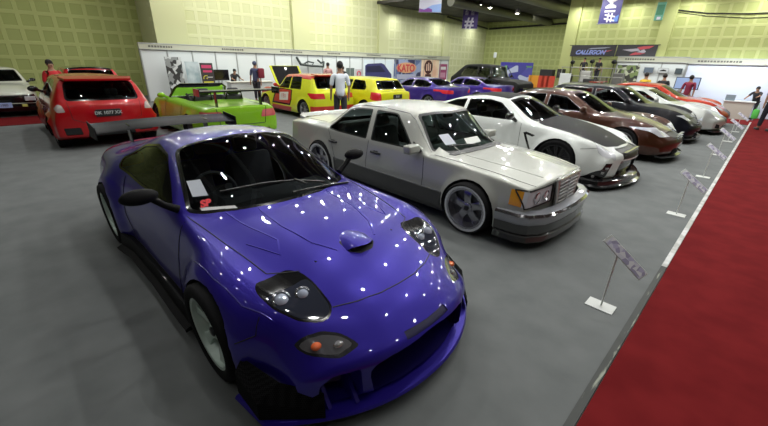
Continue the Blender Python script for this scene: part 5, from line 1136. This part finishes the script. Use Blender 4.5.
tag(MB().box(-8.05,-7.5,20.85,20.91,0,1.45,.01).link('display_panel',bw),'white upright panel right of the red kiosk','panel')
bkm=mat('speaker_black',(.015,.015,.017),.6)
for k,(x,y,w,h,z) in enumerate(((-7.15,20.65,.55,1.0,0),(-6.45,20.65,.6,1.25,0),(-8.3,21.6,.3,.45,1.2),(-9.1,21.75,.7,1.6,0))):
    if k==2:
        pass
    r=empty('loudspeaker',(x,y,0 if k!=2 else 0),0,['squat black loudspeaker cabinet beside the white upright panel','tall black loudspeaker cabinet right of the squat one','small black loudspeaker on a pole just behind the white upright panel','black loudspeaker cabinet with reddish top behind the kiosk'][k],'loudspeaker')
    mb=MB(); mb.box(-w/2,w/2,-.2,.2,z,z+h,.02); mb.link('cabinet',bkm,r)
    mb=MB(); mb.lathe([(w*.32,0),(w*.36,-.02),(w*.30,.01),(0,.03)],18,Matrix.Translation((0,-.2,z+h*.45))@Matrix.Rotation(PI,4,'Z')); mb.link('cone',mat('cone_grey',(.05,.05,.05),.7),r)
    if k==2: mb=MB(); mb.tube([(0,0,0),(0,0,z)],.03,8); mb.link('pole',bkm,r)
# low stage with truss rails behind the black cars
r=empty('scaffold_stage',(-6.6,21.3,0),0,'cluttered grey stage railing below the racing banners','stage')
mb=MB(); mb.box(-1.5,1.5,-.3,.4,.0,1.05,.01); mb.link('deck',mat('deck_grey',(.10,.10,.09),.6),r)
for i in range(7):
    x=-1.45+i*.48; mb=MB(); mb.tube([(x,-.3,1.05),(x,-.3,1.75)],.02,6); mb.link('rail_post',mat('rail_steel',(.35,.36,.33),.35,.7),r)
for z in (1.35,1.75): mb=MB(); mb.tube([(-1.5,-.3,z),(1.5,-.3,z)],.02,6); mb.link('rail',mat('rail_steel',(.35,.36,.33),.35,.7),r)
for i,(x,w,h) in enumerate(((-1.2,.35,.35),(-.35,.5,.55),(.45,.4,.3),(1.15,.45,.5))):
    tag(MB().box(-6.6+x-w/2,-6.6+x+w/2,21.2,21.55,1.05,1.05+h,.02).link('equipment_case',mat(['case_dark','case_white','case_olive','case_grey'][i],[(.03,.03,.03),(.5,.5,.48),(.16,.17,.10),(.14,.14,.13)][i],.5)),['dark equipment case at the left end of the stage','white equipment case on the stage','olive equipment case on the stage','grey equipment case at the right end of the stage'][i],'case')
for i,(x,z,lab) in enumerate(((-7.85,2.0,'small dark stage light at the left end over the railing'),(-6.9,2.05,'small dark stage light in the middle over the railing'),(-5.9,2.05,'small dark stage light at the right end over the railing'))):
    r=empty('stage_light',(x,21.75,0),0,lab,'lamp'); mb=MB(); mb.tube([(0,0,0),(0,0,z)],.02,6); mb.link('pole',bkm,r); mb=MB(); mb.lathe([(.04,.12),(.09,.08),(.10,-.08),(.07,-.08),(0,.0)],14,Matrix.Translation((0,-.05,z))@Matrix.Rotation(PI,4,'X')); mb.link('lamp_head',bkm,r)
# wall banners
for k,(x0,x1) in enumerate(((-8.1,-6.0),(-5.95,-4.3))):
    r=empty('wall_banner',(0,21.8,0),0,['black wall banner with blue-white slanted lettering','black wall banner with red and grey winged emblem'][k],'banner')
    mb=MB(); mb.poly([(x0,0,2.28+.03*k),(x1,0,2.30),(x1+.02,0,2.80),(x0+.02,0,2.80)],(0,.02,0)); s_=mb.link('banner_sheet',mat('banner_charcoal',(.028,.028,.034),.6),r,smooth=False)
    mb=MB(); mb.tube([(x0-.1,.02,2.81),(x1+.1,.02,2.81)],.015,6); mb.link('banner_rod',bkm,r)
    Rx=Matrix(((1,0,0,0),(0,0,-1,0),(0,1,0,0),(0,0,0,1)))
    if k==0:
        text_obj('CALLEGON',.27,mat('banner_blue',(.22,.28,.62),.5),s_,Matrix.Translation((-7.15,-.006,2.47))@Rx,.003,.35,font_off=.012)
        mb=MB(); mb.poly([(-7.3,-.006,2.62),(-6.5,-.006,2.66),(-6.2,-.006,2.72),(-7.1,-.006,2.68)],(0,.003,0)); mb.link('banner_swoosh',mat('swoosh_grey',(.28,.30,.36),.5),s_,smooth=False)
        mb=MB(); mb.poly([(-6.6,-.006,2.46),(-6.3,-.006,2.52),(-6.1,-.006,2.60),(-6.5,-.006,2.54)],(0,.003,0)); mb.link('banner_streak',mat('streak_red',(.35,.06,.08),.5),s_,smooth=False)
    else:
        rd=mat('streak_crimson',(.45,.06,.08),.5); gy=mat('swoosh_silver',(.36,.34,.40),.5)
        for pts,m in ((((-4.95,2.60),(-5.1,2.70),(-4.85,2.75),(-4.42,2.77),(-4.6,2.66)),rd),(((-5.7,2.60),(-5.4,2.63),(-5.05,2.66),(-4.95,2.56),(-5.3,2.52)),gy),(((-5.35,2.36),(-4.9,2.40),(-4.7,2.46),(-5.1,2.50),(-5.25,2.44)),rd),(((-5.1,2.48),(-4.8,2.62),(-4.7,2.52),(-4.8,2.44)),gy)):
            mb=MB(); mb.poly([(x,-.006,z) for x,z in pts],(0,.003,0)); mb.link('emblem_wing',m,s_,smooth=False)
# framed pictures in right booth
pict('picture_board','x',21.72,-5.7,-4.75,1.05,1.92,picmat('dark_green_picture',[(.02,.025,.02),(.16,.22,.08),(.05,.05,.04),(.45,.48,.35),(.03,.03,.03)],6,7),'busy dark green picture board at the left of the white booth')
for k,(u0,u1,z0,z1,c) in enumerate(((-4.55,-4.15,1.60,1.86,(.10,.13,.17)),(-4.0,-3.58,1.62,1.84,(.50,.53,.54)),(-3.34,-3.08,1.60,1.84,(.05,.07,.08)))):
    r=empty('framed_picture',((u0+u1)/2,21.62,(z0+z1)/2),0,['dark car picture, leftmost of three in the white booth','pale picture with a black car, middle of three in the white booth','small black picture, rightmost of three in the white booth'][k],'picture')
    w=(u1-u0)/2; h=(z1-z0)/2; mb=MB(); mb.box(-w,w,0,.03,-h,h,.004); mb.link('frame',bp if k!=2 else bkm,r); mb=MB(); mb.box(-w+.02,w-.02,-.006,.0,-h+.02,h-.02); q=mb.link('print',mat('frame_print_%s'%'abc'[k],c,.5),r,smooth=False)
    if k==1: mb=MB(); mb.poly([(-.14,-.012,-.03),(-.1,-.012,.01),(0,-.012,.05),(.1,-.012,.02),(.15,-.012,-.03)],(0,.004,0)); mb.link('car_outline',bkm,q,smooth=False)
r=empty('television',(-2.7,21.2,0),0,'flat screen with pale blue picture on a stand beside the bright booth','tv')
mb=MB(); mb.box(-.45,.42,-.03,.03,1.0,1.50,.01); mb.link('screen_frame',bkm,r); mb=MB(); mb.box(-.42,.39,-.036,-.031,1.03,1.47); mb.link('screen',mat('screen_glow',(.1,.15,.25),.3,emit=(.28,.36,.55),estr=.8),r,smooth=False); mb=MB(); mb.tube([(0,.02,1.0),(0,.02,0)],.03,8); mb.box(-.25,.25,-.15,.2,0,.03); mb.link('tv_stand',bkm,r)
r=empty('counter',(-.85,20.9,0),0,'cream white booth counter at the far right','counter'); mb=MB(); mb.box(-.42,.48,-.2,.2,0,.66,.006); mb.link('cabinet',mat('counter_ivory',(.56,.56,.50),.5),r); mb=MB(); mb.box(-.46,.52,-.24,.24,.66,.70,.005); mb.link('counter_top',bw,r)
r=empty('laptop',(-1.12,20.85,.70),0,'small open laptop on the cream booth counter','laptop'); mb=MB(); mb.box(-.15,.15,-.1,.1,0,.015,.003); mb.link('keyboard_base',bp,r); mb=MB(); mb.box(-.15,.15,-.12,-.105,.0,.22,.003); mb.link('laptop_screen',mat('laptop_grey',(.25,.32,.38),.4),r)
# hanging banners
def hang(x,y,z0,z1,w,ang,m,label):
    r=empty('hanging_banner',(x,y,0),ang,label,'banner'); mb=MB(); mb.box(-w/2,w/2,-.01,.01,z0,z1,.002); s_=mb.link('banner_sheet',m,r)
    mb=MB(); mb.tube([(-w/2-.05,0,z0),(w/2+.05,0,z0)],.018,6); mb.link('banner_rod',bp,r); return r,s_
Rx=Matrix(((1,0,0,0),(0,0,-1,0),(0,1,0,0),(0,0,0,1)))
r,s_=hang(-13.9,17.0,4.22,5.95,1.15,.65,mat('banner_lilac_white',(.60,.60,.72),.5),'white hanging banner with purple and blue bottom')
mb=MB(); mb.poly([(-.57,-.016,4.23),(.57,-.016,4.23),(.57,-.016,4.62),(.1,-.016,4.55),(-.25,-.016,4.38),(-.57,-.016,4.36)],(0,.004,0)); mb.link('print_block',mat('print_skyblue',(.28,.42,.75),.5),s_,smooth=False)
mb=MB(); mb.poly([(-.57,-.022,4.23),(.12,-.022,4.24),(.1,-.022,4.36),(-.1,-.022,4.42),(-.3,-.022,4.33),(-.57,-.022,4.40)],(0,.004,0)); mb.link('print_block',mat('print_violet',(.22,.06,.32),.5),s_,smooth=False)
pz=mat('banner_violet',(.05,.03,.15),.5); whi=mat('letter_white',(.60,.58,.68),.5)
r,s_=hang(-13.95,20.9,3.72,5.0,.90,.6,pz,'dark violet hanging banner with white hash sign near the ceiling ducts')
text_obj('#',.85,whi,s_,Matrix.Translation((-.04,-.014,4.02))@Rx,.003,0,font_off=.02)
M=Matrix.Translation((0,-.014,4.62))@Rx@Matrix.Rotation(PI/2,4,'Z'); text_obj('IIMS',.28,whi,s_,Matrix.Translation((-.22,0,.05))@M,.003); text_obj('IIMS',.28,whi,s_,Matrix.Translation((.12,0,.05))@M,.003)
r,s_=hang(-6.08,20.0,3.60,4.98,.80,.12,mat('banner_indigo',(.045,.04,.17),.5),'dark indigo hanging banner reading #IM upward')
text_obj('#IM',.58,whi,s_,Matrix.Translation((0,-.014,4.15))@Rx@Matrix.Rotation(PI/2,4,'Z'),.003,0,font_off=.01,space=1.05)
mb=MB(); mb.poly([(.08,-.014,3.68),(.36,-.014,3.68),(.36,-.014,3.95),(.28,-.014,3.9)],(0,.004,0)); mb.link('print_block',mat('print_blue',(.10,.20,.55),.5),s_,smooth=False)
r=empty('exit_sign',(-4.52,21.5,0),.1,'green hanging sign board high on the right wall','sign'); mb=MB(); mb.box(-.16,.16,-.02,.02,3.78,4.5,.005); q=mb.link('sign_board',mat('sign_teal',(.10,.36,.26),.4),r); mb=MB(); mb.box(-.13,.13,-.026,-.021,4.0,4.4); mb.link('sign_field',mat('sign_green',(.02,.20,.10),.4),q,smooth=False); mb=MB(); mb.box(-.06,.08,-.026,-.021,3.82,3.93); mb.link('sign_mark',whi,q,smooth=False)
for s in (-.14,.14): mb=MB(); mb.tube([(s,0,4.5),(s,0,5.0)],.008,5); mb.link('hanging_wire',bp,r)
mb=MB(); mb.tube([(-4.04,21.975,4.22),(-2.9,21.975,4.02),(-1.6,21.975,3.93),(0,21.975,3.93),(2,21.975,3.95)],.025,6); tag(mb.link('cable',bkm,None),'thick upper black cable sagging along the right wall','cable')
mb=MB(); mb.tube([(-4.04,21.985,4.14),(-2.9,21.985,3.92),(-1.6,21.985,3.78),(0,21.985,3.78),(2,21.985,3.82)],.012,6); tag(mb.link('cable',bkm,None),'thin lower cable sagging along the right wall','cable')
for a,b_,lab in (((-18.4,24.6,4.9),(-18.3,30.1,4.5),'dark pipe along the top of the left wall'),((-18.3,30.44,4.5),(-8.7,30.44,4.75),'dark pipe along the top of the far back wall')):
    mb=MB(); mb.tube([a,b_],.06,8); tag(mb.link('pipe',bkm,None),lab,'pipe')

# ------------------------------------------------------------ people
SK=mat('skin',(.33,.18,.11),.6); HR=mat('hair_black',(.012,.010,.009),.6)
def skin_mesh(name,V,E,Rr,m,par,lev=1,root=0):
    me=bpy.data.meshes.new(name); me.from_pydata(V,E,[]); o=bpy.data.objects.new(name,me); COL.objects.link(o)
    s=o.modifiers.new('s','SKIN'); 
    me.skin_vertices[0]; 
    for i,r in enumerate(Rr): me.skin_vertices[0].data[i].radius=(r if isinstance(r,tuple) else (r,r)); me.skin_vertices[0].data[i].use_root=(i==root)
    sb=o.modifiers.new('u','SUBSURF'); sb.levels=lev; sb.render_levels=lev
    dg=bpy.context.evaluated_depsgraph_get(); dg.update(); nm=bpy.data.meshes.new_from_object(o.evaluated_get(dg)); bpy.data.objects.remove(o)
    for p in nm.polygons: p.use_smooth=True
    nm.materials.clear(); nm.materials.append(m); r=bpy.data.objects.new(name,nm); COL.objects.link(r); r.parent=par; return r
def person(loc,rz,label,shirt,pants,h=1.70,lean=0,arms=((-.1,-.1),(-.1,.1)),stride=.06,hair=HR,shoes=(.03,.03,.03),cat='person',sleeve=.5,nmc='shirt'):
    """faces +x; arms: per side (forward swing of upper arm, extra bend of forearm)"""
    r=empty('person',loc,rz,label,cat); r.scale=(h/1.70,)*3
    def L(x,z): return (x+math.sin(lean)*(z-.92) if z>.92 else x, z if z<.92 else .92+(z-.92)*math.cos(lean))
    def P(x,y,z): a,b=L(x,z); return (a,y,b)
    V=[P(0,0,.93),P(0,0,1.10),P(0,0,1.28),P(-.01,0,1.41),P(-.0,0,1.48),P(.01,0,1.555),P(.015,0,1.63)]; Rr=[(.13,.10),(.12,.095),(.14,.105),(.075,.06),(.052,.052),(.078,.086),(.072,.08)]; E=[(0,1),(1,2),(2,3),(3,4),(4,5),(5,6)]
    ends=[]
    for s in (1,-1):
        i=len(V); fx=stride*s
        V+=[(0,.09*s,.86),(fx*.5+.01,.10*s,.49),(fx-.02,.105*s,.085),(fx+.11,.115*s,.045)]; Rr+=[.088,.058,.042,(.04,.032)]; E+=[(0,i),(i,i+1),(i+1,i+2),(i+2,i+3)]
        a,bend=arms[0 if s>0 else 1]; i=len(V)
        sh=Vector(P(-.0,.185*s,1.375)); el=sh+Vector((math.sin(a)*.28,.05*s,-math.cos(a)*.28)); wr=el+Vector((math.sin(a+bend)*.25,.0,-math.cos(a+bend)*.25)); d=(wr-el).normalized(); hd=wr+d*.07
        V+=[tuple(sh),tuple(el),tuple(wr),tuple(hd)]; Rr+=[.052,.038,.026,(.032,.02)]; E+=[(3,i),(i,i+1),(i+1,i+2),(i+2,i+3)]; ends.append((sh,el,wr,hd,s))
        side=Vector((d.z,0,-d.x)) if abs(d.z)<.99 else Vector((1,0,0)); side=Vector((1,0,0)) if side.length<.1 else side.normalized(); pv=d.cross(side)
        for f,(o,l) in enumerate(((-.027,.060),(-.009,.07),(.009,.066),(.026,.05))):
            k=len(V); b0=hd+side*o; m1=b0+d*l*.5+pv*.004*s; t1=b0+d*l*.9-pv*.012*s; V+=[tuple(m1),tuple(t1)]; Rr+=[.009,.008]; E+=[(i+3,k),(k,k+1)]
        k=len(V); V.append(tuple(wr+d*.03+side*.04)); Rr.append(.011); V.append(tuple(wr+d*.065+side*.055)); Rr.append(.009); E+=[(i+2,k),(k,k+1)]
    skin_mesh('body',V,E,Rr,SK,r)
    # shirt and trousers follow the body
    V=[P(0,0,.84),P(0,0,.98),P(0,0,1.14),P(0,0,1.29),P(-.01,0,1.405)]; Rr=[(.19,.14),(.18,.14),(.17,.135),(.185,.14),(.11,.085)]; E=[(0,1),(1,2),(2,3),(3,4)]
    for sh,el,wr,hd,s in ends:
        i=len(V); V+=[tuple(sh),tuple(sh.lerp(el,.45)),tuple(sh.lerp(el,.9))]; Rr+=[.07,.06,.056]; E+=[(4,i),(i,i+1),(i+1,i+2)]
        if sleeve>.9: V.append(tuple(el.lerp(wr,.9))); Rr.append(.04); E.append((i+2,i+3))
    skin_mesh(nmc,V,E,Rr,shirt,r)
    V=[(0,0,.95)]; Rr=[(.145,.115)]; E=[]
    for s in (1,-1):
        i=len(V); fx=stride*s; V+=[(0,.09*s,.85),(fx*.5+.01,.10*s,.49),(fx-.02,.105*s,.12)]; Rr+=[.105,.075,.062]; E+=[(0,i),(i,i+1),(i+1,i+2)]
    skin_mesh('trousers',V,E,Rr,pants,r)
    c=Vector(P(.0,0,1.62))
    mb=MB(); mb.ball(c+Vector((-.022,0,.022)),.098,(1,.88,.98),14)
    for v in list(mb.bm.verts):
        if v.co.x>c.x+.045 and v.co.z<c.z+.055: v.co.x=c.x+.03
    mb.link('hair',hair,r,ang=180)
    mb=MB(); mb.ball(c+Vector((.092,0,-.035)),.014,(1,.8,1.4),8); mb.link('nose',SK,r)
    mb=MB(); mb.ball(c+Vector((.080,0,-.075)),.02,(.5,1.2,.35),8); mb.link('mouth',mat('lips',(.25,.09,.07),.6),r)
    for s in (1,-1):
        mb=MB(); mb.ball(c+Vector((.078,.03*s,-.005)),.011,(.7,1.2,.8),8); mb.link('eye',mat('eye_dark',(.02,.02,.02),.3),r)
        mb=MB(); mb.ball(c+Vector((-.0,.083*s,-.025)),.022,(.8,.4,1.3),8); mb.link('ear',SK,r)
        mb=MB(); mb.box(stride*s-.07,stride*s+.19,.105*s-.045,.105*s+.05,.0,.085,.03,seg=2); mb.link('shoe',mat('shoe_black',shoes,.5),r)
    return r
c_=lambda n,c,r=.85: mat(n,c,r)
person((-8.2,6.45,0),2.6,'man in a white T-shirt standing with his back turned by the striped hatchback',c_('shirt_white',(.74,.78,.86)),c_('trousers_dark',(.03,.03,.04)),1.74,arms=((.1,.25),(.05,.2)))
person((-13.62,1.02,0),.3,'man in a red shirt behind the bright red hatchback',c_('shirt_red',(.48,.02,.025)),c_('trousers_dark',(.03,.03,.04)),1.58)
person((-15.6,7.75,0),2.2,'person with blue headscarf and maroon bag by the left booth counter',c_('shirt_navy',(.05,.06,.13)),c_('trousers_dark',(.03,.03,.04)),1.62,hair=c_('scarf_blue',(.07,.09,.16)))
mb=MB(); mb.box(-15.44,-15.26,7.76,8.0,.98,1.38,.05,seg=2); tag(mb.link('backpack',c_('bag_maroon',(.20,.02,.04)),None),'maroon backpack worn by the person in the blue headscarf','bag')
person((-16.98,7.35,0),.0,'person in black bent over the left booth counter',c_('shirt_black',(.02,.02,.025)),c_('trousers_dark',(.03,.03,.04)),1.35,lean=.5,arms=((.9,.5),(.9,.5)))
person((-15.9,11.75,0),2.9,'person in pink shirt behind the roof of the striped hatchback',c_('shirt_pink',(.55,.30,.30)),c_('trousers_dark',(.03,.03,.04)),1.62)
person((-16.4,13.1,0),2.9,'person in dark clothes left of the man in white, beside the booth wall',c_('shirt_black',(.02,.02,.025)),c_('trousers_dark',(.03,.03,.04)),1.45)
person((-3.95,19.6,0),1.3,'person with yellow shirt and dark cap behind the orange-red coupe',c_('shirt_yellow',(.65,.42,.03)),c_('trousers_dark',(.03,.03,.04)),1.62)
person((-3.35,19.9,0),1.6,'person in dark shirt right of the person in yellow',c_('shirt_black',(.02,.02,.025)),c_('trousers_dark',(.03,.03,.04)),1.60)
person((-2.45,19.9,0),1.4,'person in maroon shirt standing before the blue television',c_('shirt_maroon',(.22,.02,.05)),c_('trousers_dark',(.03,.03,.04)),1.58)
person((-.36,21.42,0),-1.9,'person in black leaning over the cream booth counter',c_('shirt_black',(.02,.02,.025)),c_('trousers_dark',(.03,.03,.04)),1.30,lean=.45,arms=((1.1,.3),(.9,.3)))
person((.14,17.5,0),1.9,'man in navy walking on the red carpet with a green bag',c_('shirt_navy2',(.025,.03,.08)),c_('trousers_navy',(.02,.022,.035)),1.66,arms=((-.2,.2),(.1,.2)),stride=.14)
mb=MB(); mb.box(-.27,-.10,17.38,17.50,.36,.66,.05,seg=2); mb.tube([(-.22,17.44,.66),(-.18,17.44,.84),(-.14,17.44,.66)],.008,6); tag(mb.link('shopping_bag',c_('bag_green',(.12,.60,.10)),None),'bright green bag carried by the man in navy','bag')
person((-7.15,21.35,1.05),-1.4,'person in black on the stage, left one under the racing banners',c_('shirt_black',(.02,.02,.025)),c_('trousers_dark',(.03,.03,.04)),1.15)
person((-6.45,21.35,1.05),-1.8,'person in black on the stage, right one under the racing banners',c_('shirt_black',(.02,.02,.025)),c_('trousers_dark',(.03,.03,.04)),1.15)

# ------------------------------------------------------------ booth lighting, then lights added to brighten the hall walls
for y in (6.5,10.5,14.5,18.5): arealight((-16.6,y,2.6),3.2,11,(-17.6,y,.9),(.95,1,1))
arealight((-1.1,20.9,2.6),2.8,36,(-1.2,21.7,1.0),(.85,.92,1)); arealight((-4.2,21.0,2.6),2.2,8,(-4.2,21.7,1.0),(.95,1,1))
for y,e in ((8,70),(13.5,120),(19,60),(25.5,30)): arealight((-15.5,y,5.4),3.0,e,(-18.6,y,3.0),(1,.98,.85),.4)  # added wash without fixtures, brightens the left wall
for x,e in ((-6,26),(-1.5,26),(2.5,20)): arealight((x,19.0,4.8),2.5,e,(x,22,3.0),(1,1,.85),.4)  # added wash for the right wall
arealight((-13.5,27.0,4.8),3,16,(-13.5,30.5,3.0),(1,1,.85),.4)  # added wash for the far back wall
arealight((-17.5,0,5.4),3.0,12,(-20.6,0,3.0),(1,1,.85),.4)  # added wash for the recessed side wall
blue_coupe((-1.93,1.39,0),.02)
silver_sedan((-2.05,4.21,0),0)
white_gt((-2.25,7.2,0),0)
brown_sedan((-1.98,9.95,0),0)
black_mpv((-2.0,13.0,0),0)
silver_coupe((-1.68,15.5,0),0)
red_coupe((-1.75,17.7,0),0)
red_hatch((-12.45,1.38,0),PI)
green_roadster((-11.1,3.55,0),PI)
livery_hatch((-12.7,7.45,0),PI)
yellow_hatch((-12.0,9.25,0),PI)
PA=purple_sedan((-12.7,13.3,0),PI,'purple saloon in the back row next to the yellow hatchback')
PB=purple_sedan((-12.4,16.6,0),PI,'purple saloon in the back row next to the black off-road wagon')
black_offroad((-9.6,18.9,0),-.1)
for o_ in (PA,PB): o_.scale=(1,1,.9)
white_old((-15.95,-.15,0),0)
red_far((-17.35,2.0,0),PI)
